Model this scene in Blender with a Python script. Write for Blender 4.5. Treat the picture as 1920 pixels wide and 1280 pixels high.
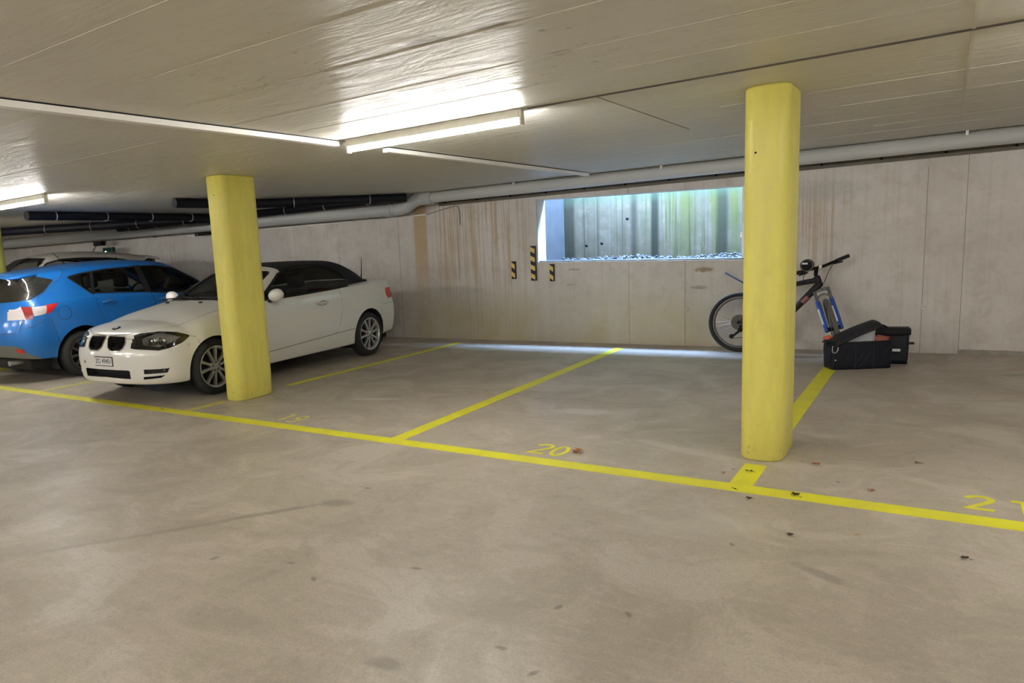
import bpy, bmesh, math, random
import numpy as np
from mathutils import Matrix, Vector
PI = math.pi
random.seed(7)
sc = bpy.context.scene
for o in list(bpy.data.objects): bpy.data.objects.remove(o)
COL = sc.collection

# ---------------------------------------------------------------- camera (level frame: x along the back wall, y towards it, z up)
cam_d = bpy.data.cameras.new('camera'); cam = bpy.data.objects.new('camera', cam_d); COL.objects.link(cam)
RX = Vector((0.80891708, 0.5851201, -0.0573379)); UP = Vector((-0.04408986, 0.15762525, 0.98651425)); FW = Vector((-0.58626721, 0.7954802, -0.15330362))
M = Matrix.Identity(4)
for i in range(3):
    M[i][0], M[i][1], M[i][2] = RX[i], UP[i], -FW[i]
M[0][3], M[1][3], M[2][3] = 0, 0, 1.3748
cam.matrix_world = M
cam_d.sensor_width = 36; cam_d.lens = 36 * 1360.65 / 1920
cam_d.shift_x = (960 - 769.32) / 1920; cam_d.shift_y = (678.14 - 640) / 1920
cam_d.clip_start = .05; cam_d.clip_end = 200
sc.camera = cam

# ---------------------------------------------------------------- daylight above the light well, exposure
SKY = 112.0
LAMP = 92.0
w = bpy.data.worlds.new('sky'); sc.world = w; w.use_nodes = True
bgn = w.node_tree.nodes['Background']; bgn.inputs[0].default_value = (.36, .58, 1.0, 1); bgn.inputs[1].default_value = SKY
pl = bpy.data.lights.new('well_daylight_portal', 'AREA'); pl.shape = 'RECTANGLE'; pl.size = 3.3; pl.size_y = .60
pl.cycles.is_portal = True
po = bpy.data.objects.new('well_daylight_portal', pl); COL.objects.link(po); po.location = (-2.85, 9.77, 2.95)
sc.view_settings.view_transform = 'Standard'; sc.view_settings.look = 'None'
sc.view_settings.gamma = 1; sc.view_settings.use_curve_mapping = False
sc.view_settings.exposure = 1.12
sc.cycles.use_denoising = True
sc.cycles.max_bounces = 10; sc.cycles.diffuse_bounces = 6; sc.cycles.transparent_max_bounces = 16
sc.cycles.sample_clamp_indirect = 6
sc.cycles.caustics_reflective = False; sc.cycles.caustics_refractive = False

# ---------------------------------------------------------------- materials
class NT:
    """tiny node helper"""
    def __init__(s, name):
        s.m = bpy.data.materials.new(name); s.m.use_nodes = True
        s.t = s.m.node_tree; s.p = s.t.nodes['Principled BSDF']; s.out = s.t.nodes['Material Output']
    def n(s, typ, **kw):
        x = s.t.nodes.new(typ)
        for k, v in kw.items(): setattr(x, k, v)
        return x
    def put(s, sock, v):
        if isinstance(v, (int, float)): sock.default_value = v
        elif isinstance(v, (tuple, list)): sock.default_value = (*v, 1) if (len(v) == 3 and len(sock.default_value) == 4) else v
        else: s.t.links.new(v, sock)
    def math(s, op, a, b=0.0, c=None):
        x = s.n('ShaderNodeMath', operation=op); s.put(x.inputs[0], a); s.put(x.inputs[1], b)
        if c is not None: s.put(x.inputs[2], c)
        return x.outputs[0]
    def pos(s):
        g = s.n('ShaderNodeNewGeometry'); sp = s.n('ShaderNodeSeparateXYZ'); s.t.links.new(g.outputs['Position'], sp.inputs[0])
        return g.outputs['Position'], sp.outputs[0], sp.outputs[1], sp.outputs[2]
    def obj(s):
        g = s.n('ShaderNodeTexCoord'); return g.outputs['Object']
    def scale(s, vec, xyz, loc=(0, 0, 0)):
        x = s.n('ShaderNodeMapping'); s.t.links.new(vec, x.inputs[0]); x.inputs['Scale'].default_value = xyz; x.inputs['Location'].default_value = loc
        return x.outputs[0]
    def noise(s, vec, sc_, det=4, rough=.55, dist=0):
        x = s.n('ShaderNodeTexNoise'); s.t.links.new(vec, x.inputs['Vector'])
        x.inputs['Scale'].default_value = sc_; x.inputs['Detail'].default_value = det; x.inputs['Roughness'].default_value = rough; x.inputs['Distortion'].default_value = dist
        return x.outputs['Fac']
    def ramp(s, v, a, b, lo=0.0, hi=1.0, smooth=True):
        x = s.n('ShaderNodeMapRange', interpolation_type='SMOOTHSTEP' if smooth else 'LINEAR'); s.put(x.inputs[0], v)
        x.inputs[1].default_value = a; x.inputs[2].default_value = b; x.inputs[3].default_value = lo; x.inputs[4].default_value = hi
        return x.outputs[0]
    def band(s, v, a, b, soft):
        return s.math('MULTIPLY', s.ramp(v, a - soft, a + soft), s.ramp(v, b - soft, b + soft, 1, 0))
    def mul(s, *v):
        r = v[0]
        for q in v[1:]: r = s.math('MULTIPLY', r, q)
        return r
    def mix(s, f, a, b, mode='MIX'):
        x = s.n('ShaderNodeMix', data_type='RGBA', blend_type=mode); s.put(x.inputs[0], f); s.put(x.inputs[6], a); s.put(x.inputs[7], b)
        return x.outputs[2]
    def bump(s, h, strength, dist=.01):
        x = s.n('ShaderNodeBump'); x.inputs['Strength'].default_value = strength; x.inputs['Distance'].default_value = dist
        s.t.links.new(h, x.inputs['Height']); s.t.links.new(x.outputs[0], s.p.inputs['Normal'])
    def ellipse(s, x, y, cx, cy, rx, ry, ang=0, soft=.35, wob=None):
        c, sn = math.cos(ang), math.sin(ang)
        dx = s.math('SUBTRACT', x, cx); dy = s.math('SUBTRACT', y, cy)
        u = s.math('ADD', s.math('MULTIPLY', dx, c / rx), s.math('MULTIPLY', dy, sn / rx))
        v = s.math('ADD', s.math('MULTIPLY', dx, -sn / ry), s.math('MULTIPLY', dy, c / ry))
        r = s.math('SQRT', s.math('ADD', s.math('MULTIPLY', u, u), s.math('MULTIPLY', v, v)))
        if wob is not None: r = s.math('ADD', r, wob)
        return s.ramp(r, 1 - soft, 1 + soft, 1, 0)

def plain(name, col, rough=.5, metal=0.0, var=.12, scale=18, coat=0, spec=None, bump=0):
    k = NT(name); v = k.obj(); f = k.noise(v, scale, 3)
    lo = tuple(c * (1 - var) for c in col); hi = tuple(min(1, c * (1 + var)) for c in col)
    k.put(k.p.inputs['Base Color'], k.mix(f, lo, hi)); k.p.inputs['Roughness'].default_value = rough; k.p.inputs['Metallic'].default_value = metal
    if coat: k.p.inputs['Coat Weight'].default_value = coat; k.p.inputs['Coat Roughness'].default_value = .09
    if spec is not None: k.p.inputs['Specular IOR Level'].default_value = spec
    if bump: k.bump(k.noise(v, scale * 4, 3), bump, .004)
    return k.m

def SP(u, v):
    # floor point seen at a pixel of the photograph (used once, to place small spots of dirt)
    d_ = FW + RX * ((u - 769.32) / 1360.65) - UP * ((v - 678.14) / 1360.65); t_ = -1.3748 / d_.z
    return (round(d_.x * t_, 3), round(d_.y * t_, 3))
def floor_mat():
    k = NT('polished_concrete_floor'); P, x, y, z = k.pos()
    big = k.noise(k.scale(P, (1, 1, 1)), .9, 5, .6, .6)
    mid = k.noise(k.scale(P, (1.3, .9, 1), (3, 7, 0)), 2.6, 6, .62, 1.2)
    trow = k.noise(k.scale(P, (.55, 2.4, 1), (9, 2, 0)), 3.2, 6, .6, 2.2)
    fine = k.noise(P, 90, 3, .7)
    blot = k.noise(k.scale(P, (1, 1, 1), (5, 1, 0)), 1.7, 7, .65, .8)
    c = k.mix(k.ramp(big, .32, .68), (.385, .335, .275), (.460, .400, .338))
    c = k.mix(k.ramp(mid, .40, .66, 0, .65), c, (.42, .378, .298))
    c = k.mix(k.ramp(blot, .51, .60, 0, .6), c, (.535, .475, .41))
    c = k.mix(k.ramp(blot, .48, .38, 0, .55), c, (.33, .285, .235))
    c = k.mix(k.ramp(trow, .54, .70, 0, .22), c, (.58, .525, .46))
    c = k.mix(k.ramp(trow, .46, .30, 0, .22), c, (.30, .26, .215))
    grit = k.noise(P, 26, 6, .75); sand = k.noise(P, 210, 2, .6)
    c = k.mix(k.ramp(grit, .52, .66, 0, .34), c, (.29, .25, .205))
    c = k.mix(k.ramp(grit, .46, .34, 0, .26), c, (.60, .545, .48))
    c = k.mix(k.ramp(fine, .42, .68, 0, .38), c, (.26, .225, .185))
    c = k.mix(k.ramp(sand, .55, .75, 0, .35), c, (.66, .61, .54))
    wob = k.math('MULTIPLY', k.math('SUBTRACT', k.noise(P, 9, 4), .5), 1.3)
    for (ex, ey, rx, ry, an, am, col) in [(-2.675, 2.86, .085, .055, .3, .55, (.16, .14, .10)), (-2.90, 2.58, .30, .025, .95, .5, (.15, .13, .10)), (-3.25, 2.05, .5, .02, .95, .3, (.18, .16, .12)),
                                          (-.34, 3.13, .11, .03, 2.6, .5, (.17, .15, .12)), (-1.46, 1.74, .07, .035, .2, .5, (.17, .15, .12)), (.60, 8.05, .13, .06, .3, .55, (.13, .12, .10)), (.75, 7.6, .12, .06, .1, .5, (.13, .12, .10)),
                                          (-2.28, 5.42, .22, .10, .2, .55, (.66, .64, .60)), (-4.25, 5.2, .24, .05, .4, .5, (.66, .64, .60)), (-.9, 3.4, .35, .12, .6, .22, (.60, .58, .52)), (.55, 6.6, .4, .18, .3, .30, (.62, .61, .58)),
                                          (-5.1, 8.55, .35, .06, 0, .5, (.68, .68, .68)), (-3.9, 1.3, .9, .10, .9, .22, (.22, .19, .15))] + [(*SP(u, v), .022, .011, .4 + i, .6, (.12, .10, .08)) for i, (u, v) in enumerate([(545, 1055), (403, 1046), (588, 1085), (780, 1065), (1047, 1138), (1178, 1151), (940, 1214), (1000, 1262), (1372, 1020), (690, 915)])]:
        c = k.mix(k.math('MULTIPLY', k.ellipse(x, y, ex, ey, rx, ry, an, .5, wob), am), c, col)
    k.put(k.p.inputs['Base Color'], c)
    k.put(k.p.inputs['Roughness'], k.ramp(blot, .35, .65, .52, .38))
    k.p.inputs['Specular IOR Level'].default_value = .42
    k.bump(k.math('ADD', k.math('MULTIPLY', trow, .8), k.math('MULTIPLY', fine, .15)), .22, .012)
    return k.m

CSPOTS = [(-1.66, 2.475, .075, .04, .2, .75), (-1.375, 2.485, .065, .028, .1, .7), (-1.95, 2.62, .05, .03, 0, .5), (-1.36, 3.05, .05, .03, 0, .45), (-1.75, 2.95, .04, .025, .3, .5)]
def ceiling_mat():
    k = NT('painted_board_marked_ceiling'); P, x, y, z = k.pos()
    st = k.noise(k.scale(P, (.5, 13, 1)), 2.2, 6, .65, .4)
    big = k.noise(P, .8, 4, .5, .5)
    fine = k.noise(k.scale(P, (.6, 5, 1)), 14, 4, .6)
    wav = k.noise(k.scale(P, (.9, 2.0, 1), (4, 1, 0)), 2.4, 3, .5, 1.5)
    c = k.mix(k.ramp(big, .3, .7), (.635, .61, .54), (.68, .655, .59))
    c = k.mix(k.ramp(st, .50, .75, 0, .30), c, (.545, .52, .445))
    sp = k.mul(k.ramp(k.noise(k.scale(P, (.8, 1.6, 1)), 15, 4, .6), .62, .68), k.ellipse(x, y, -1.85, 2.75, 1.0, .75, .4, .5))
    c = k.mix(k.math('MULTIPLY', sp, .65), c, (.22, .19, .15))
    wob = k.math('MULTIPLY', k.math('SUBTRACT', k.noise(P, 16, 4), .5), 2.2)
    for ex, ey, rx, ry, an, am in CSPOTS: c = k.mix(k.math('MULTIPLY', k.ellipse(x, y, ex, ey, rx, ry, an, .5, wob), am), c, (.26, .235, .19))
    k.put(k.p.inputs['Base Color'], c)
    k.put(k.p.inputs['Roughness'], k.ramp(st, .3, .7, .38, .52)); k.p.inputs['Specular IOR Level'].default_value = .34
    k.bump(k.math('ADD', k.math('ADD', k.math('MULTIPLY', st, .55), k.math('MULTIPLY', wav, 1.6)), k.math('MULTIPLY', fine, .18)), .30, .02)
    return k.m

def wall_mat(name='board_marked_concrete_wall', green=0):
    k = NT(name); P, x, y, z = k.pos()
    st = k.noise(k.scale(P, (12, 12, .22)), 2.0, 6, .65, .2)
    st2 = k.noise(k.scale(P, (5, 5, .10), (3, 0, 0)), 2.2, 5, .6, .3)
    big = k.noise(P, 1.1, 5, .6, .6)
    fine = k.noise(P, 70, 3, .65)
    c = k.mix(k.ramp(big, .3, .7), (.565, .525, .490), (.645, .605, .575)) if not green else k.mix(k.ramp(big, .3, .7), (.080, .066, .045), (.125, .105, .075))
    c = k.mix(k.ramp(st, .45, .75, 0, .40), c, (.47, .42, .36) if not green else (.045, .042, .026))
    c = k.mix(k.ramp(st2, .5, .75, 0, .35), c, (.69, .66, .62) if not green else (.150, .130, .100))
    med = k.noise(P, 5.5, 6, .65, .4)
    c = k.mix(k.ramp(med, .50, .66, 0, .40), c, (.46, .42, .365) if not green else (.055, .058, .030))
    c = k.mix(k.ramp(med, .46, .34, 0, .30), c, (.70, .665, .63) if not green else (.17, .155, .12))
    c = k.mix(k.ramp(fine, .60, .78, 0, .35), c, (.30, .265, .22) if not green else (.035, .035, .02))
    if green:
        low = k.ramp(z, 1.0, 1.9, .55, 1)
        g1 = k.mul(k.ramp(st2, .40, .58), k.ramp(x, -3.7, -2.7, .10, 1), low)
        c = k.mix(k.math('MULTIPLY', g1, .85), c, (.058, .064, .008))
        g2 = k.mul(k.ramp(st, .50, .66), k.ramp(x, -4.3, -3.3, .25, 1), .8)
        c = k.mix(g2, c, (.038, .048, .008))
        for gx, gw, am in ((-4.42, .09, .8), (-3.46, .04, .7), (-3.17, .05, .95), (-2.31, .07, .8)):
            c = k.mix(k.mul(k.band(k.math('ADD', x, k.math('MULTIPLY', k.math('SUBTRACT', st, .5), .05)), gx - gw, gx + gw, .03), am), c, (.014, .015, .007))
        for gx in (-4.18, -3.98, -3.62):
            c = k.mix(k.mul(k.band(x, gx - .008, gx + .008, .006), .6), c, (.022, .020, .015))
        c = k.mix(k.math('MULTIPLY', k.ramp(z, 1.78, 1.92), .45), c, (.045, .075, .040))
    else:
        # yellowish lime wash low down, rust runs beside the window, one ochre strip
        lowm = k.mul(k.ramp(z, .95, .25), k.band(x, -6.6, -2.1, .5), k.ramp(big, .35, .6, .45, 1))
        c = k.mix(k.math('MULTIPLY', lowm, .80), c, (.46, .40, .235))
        rust = k.mul(k.ramp(st, .47, .60), k.band(x, -6.1, -4.75, .35), k.ramp(z, .55, 1.1, .25, 1))
        c = k.mix(k.math('MULTIPLY', rust, .70), c, (.42, .295, .15))
        rust2 = k.mul(k.ramp(st, .46, .58), k.band(x, -1.35, -.75, .12), k.band(z, .9, 1.75, .25))
        c = k.mix(k.math('MULTIPLY', rust2, .45), c, (.36, .25, .12))
        och = k.mul(k.band(k.math('ADD', x, k.math('MULTIPLY', k.math('SUBTRACT', st2, .5), .06)), -6.54, -6.31, .02), k.ramp(z, .45, 1.5, .10, .68))
        c = k.mix(och, c, (.44, .28, .10))
        for ex, ez, rx, rz, am, col in ((-2.30, .93, .10, .028, .75, (.25, .15, .05)), (-2.36, .715, .10, .02, .5, (.17, .13, .09)), (-3.95, .98, .07, .014, .45, (.2, .15, .1)), (-4.02, .78, .06, .012, .35, (.2, .15, .1)), (-3.35, .22, .05, .2, .3, (.55, .52, .48)), (-1.1, 1.75, .35, .10, .35, (.33, .35, .34))):
            c = k.mix(k.math('MULTIPLY', k.ellipse(x, z, ex, ez, rx, rz, 0, .5, k.math('MULTIPLY', k.math('SUBTRACT', k.noise(P, 24, 3), .5), 2.0)), am), c, col)
        pale = k.mul(k.band(x, -3.50, -3.36, .02), k.ramp(z, 1.0, .9), k.ramp(st2, .3, .6, .4, 1))
        c = k.mix(k.math('MULTIPLY', pale, .5), c, (.56, .53, .47))
    k.put(k.p.inputs['Base Color'], c); k.p.inputs['Roughness'].default_value = .75; k.p.inputs['Specular IOR Level'].default_value = .25
    k.bump(k.math('ADD', k.math('MULTIPLY', st, .6), k.math('MULTIPLY', fine, .3)), .25, .012)
    return k.m

def yellow_mat(name, col, dark, amt=.35):
    k = NT(name); P, x, y, z = k.pos()
    a = k.noise(P, 26, 5, .65); b = k.noise(k.scale(P, (3, 3, .6)), 5, 4, .6)
    c = k.mix(k.ramp(b, .3, .75), col, tuple(q * .90 for q in col))
    low = k.ramp(z, .32, .02, .0, 1)
    c = k.mix(k.mul(k.ramp(a, .56, .70), k.math('ADD', k.math('MULTIPLY', low, .5), amt * .25)), c, dark)
    k.put(k.p.inputs['Base Color'], c); k.p.inputs['Roughness'].default_value = .42
    k.bump(k.math('ADD', k.noise(P, 60, 3), k.math('MULTIPLY', b, 1.0)), .10, .006)
    return k.m

def line_mat():
    k = NT('yellow_floor_paint'); P, x, y, z = k.pos()
    a = k.noise(P, 34, 5, .7); b = k.noise(P, 5, 4)
    c = k.mix(k.ramp(b, .3, .7), (.76, .73, .020), (.70, .66, .045))
    c = k.mix(k.mul(k.ramp(a, .60, .72), .55), c, (.42, .37, .14))
    worn = k.mul(k.ramp(x, -5.0, -8.5), k.ramp(a, .40, .62))
    c = k.mix(k.math('MULTIPLY', worn, .5), c, (.42, .39, .22))
    k.put(k.p.inputs['Base Color'], c); k.p.inputs['Roughness'].default_value = .5
    return k.m

def worn_line_mat():
    k = NT('worn_yellow_floor_paint'); P, x, y, z = k.pos()
    a = k.noise(P, 38, 5, .7)
    k.put(k.p.inputs['Base Color'], k.mix(k.ramp(a, .35, .65, .1, .8), (.66, .61, .09), (.42, .375, .24)))
    k.p.inputs['Roughness'].default_value = .6
    return k.m

def glass_mat(name, tint, gloss=.10):
    k = NT(name); k.t.nodes.remove(k.p)
    tr = k.n('ShaderNodeBsdfTransparent'); tr.inputs[0].default_value = (*tint, 1)
    gl = k.n('ShaderNodeBsdfGlossy'); gl.inputs['Roughness'].default_value = .03; gl.inputs['Color'].default_value = (1, 1, 1, 1)
    fr = k.n('ShaderNodeFresnel'); fr.inputs[0].default_value = 1.5
    mx = k.n('ShaderNodeMixShader'); k.put(mx.inputs[0], k.math('MAXIMUM', k.math('MULTIPLY', fr.outputs[0], 1.0), gloss * .4))
    k.t.links.new(tr.outputs[0], mx.inputs[1]); k.t.links.new(gl.outputs[0], mx.inputs[2]); k.t.links.new(mx.outputs[0], k.out.inputs[0])
    return k.m

def emit_mat(name, col, s):
    k = NT(name); k.p.inputs['Base Color'].default_value = (.9, .9, .9, 1)
    k.p.inputs['Emission Color'].default_value = (*col, 1); k.p.inputs['Emission Strength'].default_value = s
    return k.m

MT = dict(
    floor=floor_mat(), ceil=ceiling_mat(), wall=wall_mat(), well=wall_mat('algae_stained_well_concrete', 1),
    col=yellow_mat('yellow_column_paint', (.76, .69, .155), (.40, .34, .09)), line=line_mat(), worn=worn_line_mat(),
    seam=plain('ceiling_board_fin', (.60, .565, .49), .5, var=.2), wjoint=plain('wall_joint', (.30, .27, .235), .8), joint=plain('dark_joint', (.10, .09, .08), .8),
    strip=plain('dark_wall_strip', (.115, .10, .08), .7, var=.3, scale=6), black=plain('matt_black', (.010, .010, .011), .7, spec=.2),
    duct=plain('white_duct_plastic', (.90, .87, .84), .45, var=.03), housing=plain('luminaire_enamel', (.78, .76, .66), .4, var=.03),
    tube=emit_mat('fluorescent_tube', (1.0, .985, .94), LAMP), pipe=plain('grey_drain_pipe', (.50, .505, .50), .42, var=.05, scale=4),
    bpipe=plain('black_drain_pipe', (.008, .008, .014), .5, spec=.25), steel=plain('bare_steel', (.55, .55, .55), .35, .9),
    slot=plain('fog_slot', (.03, .03, .03), .6, spec=.2), worn2=plain('faded_number_paint', (.72, .68, .17), .6, var=.35, scale=60), rock=plain('gravel', (.50, .52, .54), .8, var=.5, scale=40), frame=plain('white_frame', (.80, .80, .80), .4, var=.03),
    white=plain('white_car_paint', (.78, .765, .73), .28, coat=.8, var=.01), blue=plain('blue_car_paint', (.006, .165, .58), .36, .2, coat=.55, var=.04, scale=60),
    beige=plain('pale_car_paint', (.66, .63, .58), .3, coat=.6, var=.02), dark=plain('dark_car_paint', (.02, .021, .024), .3, coat=.8),
    top=plain('black_soft_top_fabric', (.010, .010, .016), .85, var=.3, scale=90, bump=.1), trim=plain('black_rubber_trim', (.010, .010, .011), .45),
    glass=glass_mat('car_glass', (.60, .63, .62)), dglass=glass_mat('tinted_car_glass', (.56, .62, .62)), wglass=glass_mat('windscreen_glass', (.42, .52, .53)), rglass=glass_mat('rear_car_glass', (.30, .31, .29), .5),
    lens=glass_mat('clear_lens', (.92, .92, .92), .2), wgap=plain('pale_shut_line', (.22, .21, .195), .7), red=plain('red_lens', (.55, .015, .018), .15, coat=.6), clear=plain('pale_lens', (.72, .66, .66), .2, coat=.5, var=.25, scale=70), dred=plain('dark_red_lens', (.30, .03, .03), .2, coat=.5, var=.3),
    chrome=plain('chrome', (.80, .80, .80), .12, 1.0, var=.02), alloy=plain('alloy_rim', (.52, .51, .49), .33, .75, var=.05), dalloy=plain('dark_alloy_rim', (.075, .078, .08), .4, .4),
    rubber=plain('tyre_rubber', (.016, .016, .017), .8, var=.25), under=plain('underbody', (.008, .008, .008), .9), seat=plain('dark_upholstery', (.016, .016, .018), .8, var=.2, scale=60),
    lamp=plain('headlamp_reflector', (.62, .60, .56), .35, 0, var=.35, scale=26), plate=plain('plate_white', (.74, .74, .76), .5, var=.03), ink=plain('black_ink', (.02, .02, .02), .6),
    bluep=plain('badge_blue', (.04, .18, .55), .3), grey=plain('grey_valance', (.16, .16, .155), .55),
    bag=plain('black_tarpaulin', (.006, .007, .013), .42, var=.35, scale=12, bump=.2, spec=.28), lid=plain('charcoal_bag_lid', (.018, .017, .021), .6, var=.25, scale=30, spec=.25), bagwhite=plain('white_lining', (.72, .74, .80), .6), orange=plain('orange_cloth', (.66, .13, .07), .7, var=.3), rcloth=plain('reddish_cloth', (.34, .10, .07), .8, var=.6, scale=30), reflec=plain('reflective_strip', (.85, .85, .86), .3),
    bikeblk=plain('black_bike_frame', (.014, .014, .016), .55, spec=.3), bikered=plain('red_decal', (.26, .09, .08), .4), fork=plain('blue_fork', (.030, .105, .50), .3, coat=.5), forkw=plain('white_fork_decal', (.80, .82, .85), .4), forkc=plain('grey_fork_crown', (.20, .20, .20), .4, .5), tyre2=plain('dusty_bike_tyre', (.10, .092, .08), .8, var=.25, scale=30), guard=plain('dark_blue_mudguard', (.06, .09, .17), .5),
    hazb=plain('hazard_black', (.014, .013, .013), .6), hazy=plain('hazard_yellow', (.78, .55, .14), .5),
    sign=plain('dark_green_sign', (.010, .035, .028), .3), leaf1=plain('brown_leaf', (.50, .25, .085), .7, var=.5, scale=60), leaf2=plain('dark_leaf', (.060, .038, .022), .8, var=.4, scale=60), leaf3=plain('pale_leaf', (.55, .42, .22), .7, var=.3, scale=60), leaf4=plain('reddish_leaf', (.46, .22, .11), .7, var=.4, scale=60),
)
glow = emit_mat('sign_glow', (.55, 1.0, .85), 2.2)

# ---------------------------------------------------------------- object helpers
def link(o, parent=None):
    COL.objects.link(o)
    if parent is not None: o.parent = parent
    return o
def mobj(name, verts, faces, m, parent=None, smooth=False, normals=None):
    me = bpy.data.meshes.new(name); me.from_pydata([tuple(v) for v in verts], [], [tuple(f) for f in faces]); me.update()
    if isinstance(m, str): m = MT[m]
    me.materials.append(m)
    if smooth: me.polygons.foreach_set('use_smooth', [True] * len(me.polygons))
    if normals is not None: me.normals_split_custom_set_from_vertices([tuple(n) for n in normals])
    return link(bpy.data.objects.new(name, me), parent)
def fin(name, bm, m, parent=None, smooth=False):
    bmesh.ops.recalc_face_normals(bm, faces=bm.faces)
    me = bpy.data.meshes.new(name); bm.to_mesh(me); bm.free()
    me.materials.append(MT[m] if isinstance(m, str) else m)
    if smooth: me.polygons.foreach_set('use_smooth', [True] * len(me.polygons))
    return link(bpy.data.objects.new(name, me), parent)
def thing(name, label, cat, loc=(0, 0, 0), rz=0, group=None):
    o = bpy.data.objects.new(name, None); o.empty_display_size = .1; COL.objects.link(o)
    o.location = loc; o.rotation_euler = (0, 0, rz); o['label'] = label; o['category'] = cat
    if group: o['group'] = group
    return o
def tag(o, label, cat, group=None):
    o['label'] = label; o['category'] = cat
    if group: o['group'] = group
    return o
def struct(o): o['kind'] = 'structure'; return o
def box(bm, x0, x1, y0, y1, z0, z1, bev=0):
    r = bmesh.ops.create_cube(bm, size=1)
    for v in r['verts']: v.co = Vector(((x0 + x1) / 2 + v.co.x * (x1 - x0), (y0 + y1) / 2 + v.co.y * (y1 - y0), (z0 + z1) / 2 + v.co.z * (z1 - z0)))
    if bev:
        es = list({e for v in r['verts'] for e in v.link_edges})
        bmesh.ops.bevel(bm, geom=es, offset=bev, segments=2, affect='EDGES', profile=.6)
def boxobj(name, b, m, parent=None, bev=0):
    bm = bmesh.new(); box(bm, *b, bev=bev); return fin(name, bm, m, parent)
def tube(bm, pts, r, seg=12, caps=True, closed=False):
    """round bar along a polyline; r may be a list"""
    P = [Vector(p) for p in pts]; n = len(P); rings = []
    ref = Vector((0, 0, 1)); up = None
    for i, p in enumerate(P):
        if closed: t = P[(i + 1) % n] - P[i - 1]
        else: t = P[min(i + 1, n - 1)] - P[max(i - 1, 0)]
        t.normalize()
        if up is None: up = ref if abs(t.z) < .9 else Vector((1, 0, 0))
        a = t.cross(up).normalized(); up = a.cross(t).normalized()
        rr = r[i] if isinstance(r, (list, tuple)) else r
        rings.append([bm.verts.new(p + (a * math.cos(2 * PI * k / seg) + up * math.sin(2 * PI * k / seg)) * rr) for k in range(seg)])
    for i in range(n if closed else n - 1):
        A, B = rings[i], rings[(i + 1) % n]
        for k in range(seg): bm.faces.new((A[k], A[(k + 1) % seg], B[(k + 1) % seg], B[k]))
    if caps and not closed:
        for ring, rev in ((rings[0], True), (rings[-1], False)):     # caps keep their own corners so the shading stays round
            q = [bm.verts.new(v.co) for v in ring]; bm.faces.new(q[::-1] if rev else q)
def tubeobj(name, pts, r, m, parent=None, seg=12, closed=False):
    bm = bmesh.new(); tube(bm, pts, r, seg, True, closed); return fin(name, bm, m, parent, True)
def lathe(bm, prof, axis='y', seg=40, centre=(0, 0, 0)):
    """closed profile of (radius, offset along axis)"""
    rings = []
    for (r, h) in prof:
        ring = []
        for k in range(seg):
            a = 2 * PI * k / seg; u, v = r * math.cos(a), r * math.sin(a)
            p = {'y': (u, h, v), 'z': (u, v, h), 'x': (h, u, v)}[axis]
            ring.append(bm.verts.new(Vector(p) + Vector(centre)))
        rings.append(ring)
    for i in range(len(rings) - 1):
        for k in range(seg): bm.faces.new((rings[i][k], rings[i][(k + 1) % seg], rings[i + 1][(k + 1) % seg], rings[i + 1][k]))
    return rings
def prism(bm, poly, z0, z1, M=None):
    """polygon in local xy extruded along local z"""
    a = [bm.verts.new((x, y, z0)) for x, y in poly]; b = [bm.verts.new((x, y, z1)) for x, y in poly]
    n = len(poly)
    bm.faces.new(a[::-1]); bm.faces.new(b)
    for i in range(n): bm.faces.new((a[i], a[(i + 1) % n], b[(i + 1) % n], b[i]))
    if M is not None:
        for v in a + b: v.co = M @ v.co
def roundpoly(w, l, r, n=5):
    out = []
    for cx, cy, a0 in ((w / 2 - r, l / 2 - r, 0), (-w / 2 + r, l / 2 - r, 90), (-w / 2 + r, -l / 2 + r, 180), (w / 2 - r, -l / 2 + r, 270)):
        for i in range(n + 1):
            a = math.radians(a0 + 90 * i / n); out.append((cx + r * math.cos(a), cy + r * math.sin(a)))
    return out
def copy_tree(o, parent=None):
    c = o.copy(); COL.objects.link(c)
    if parent is not None: c.parent = parent
    for ch in list(o.children): copy_tree(ch, c)
    return c
# ---------------------------------------------------------------- car bodies: one smooth half shell, cut along outlines into panels
def pchip(xs, ys, x):
    xs = np.asarray(xs, float); ys = np.asarray(ys, float); x = np.asarray(x, float)
    h = np.diff(xs); d = np.diff(ys, axis=0) / (h if ys.ndim == 1 else h[:, None])
    m = np.zeros_like(ys)
    if len(xs) > 2:
        w1 = 2 * h[1:] + h[:-1]; w2 = h[1:] + 2 * h[:-1]
        if ys.ndim > 1: w1 = w1[:, None]; w2 = w2[:, None]
        with np.errstate(divide='ignore', invalid='ignore'):
            mm = (w1 + w2) / (w1 / d[:-1] + w2 / d[1:])
        m[1:-1] = np.where(d[:-1] * d[1:] > 0, mm, 0)
    m[0] = d[0]; m[-1] = d[-1]
    i = np.clip(np.searchsorted(xs, x) - 1, 0, len(xs) - 2)
    t = (x - xs[i]) / h[i]
    t = np.clip(t, 0, 1); hh = h[i]
    if ys.ndim > 1: t = t[:, None]; hh = hh[:, None]
    return (ys[i] * (1 + 2 * t) * (1 - t) ** 2 + m[i] * hh * t * (1 - t) ** 2
            + ys[i + 1] * t * t * (3 - 2 * t) + m[i + 1] * hh * t * t * (t - 1))

def cv(keys, x):
    k = sorted(keys); return pchip([a for a, b in k], [b for a, b in k], x) if len(k) > 1 else np.full(np.shape(x), k[0][1])

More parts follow.
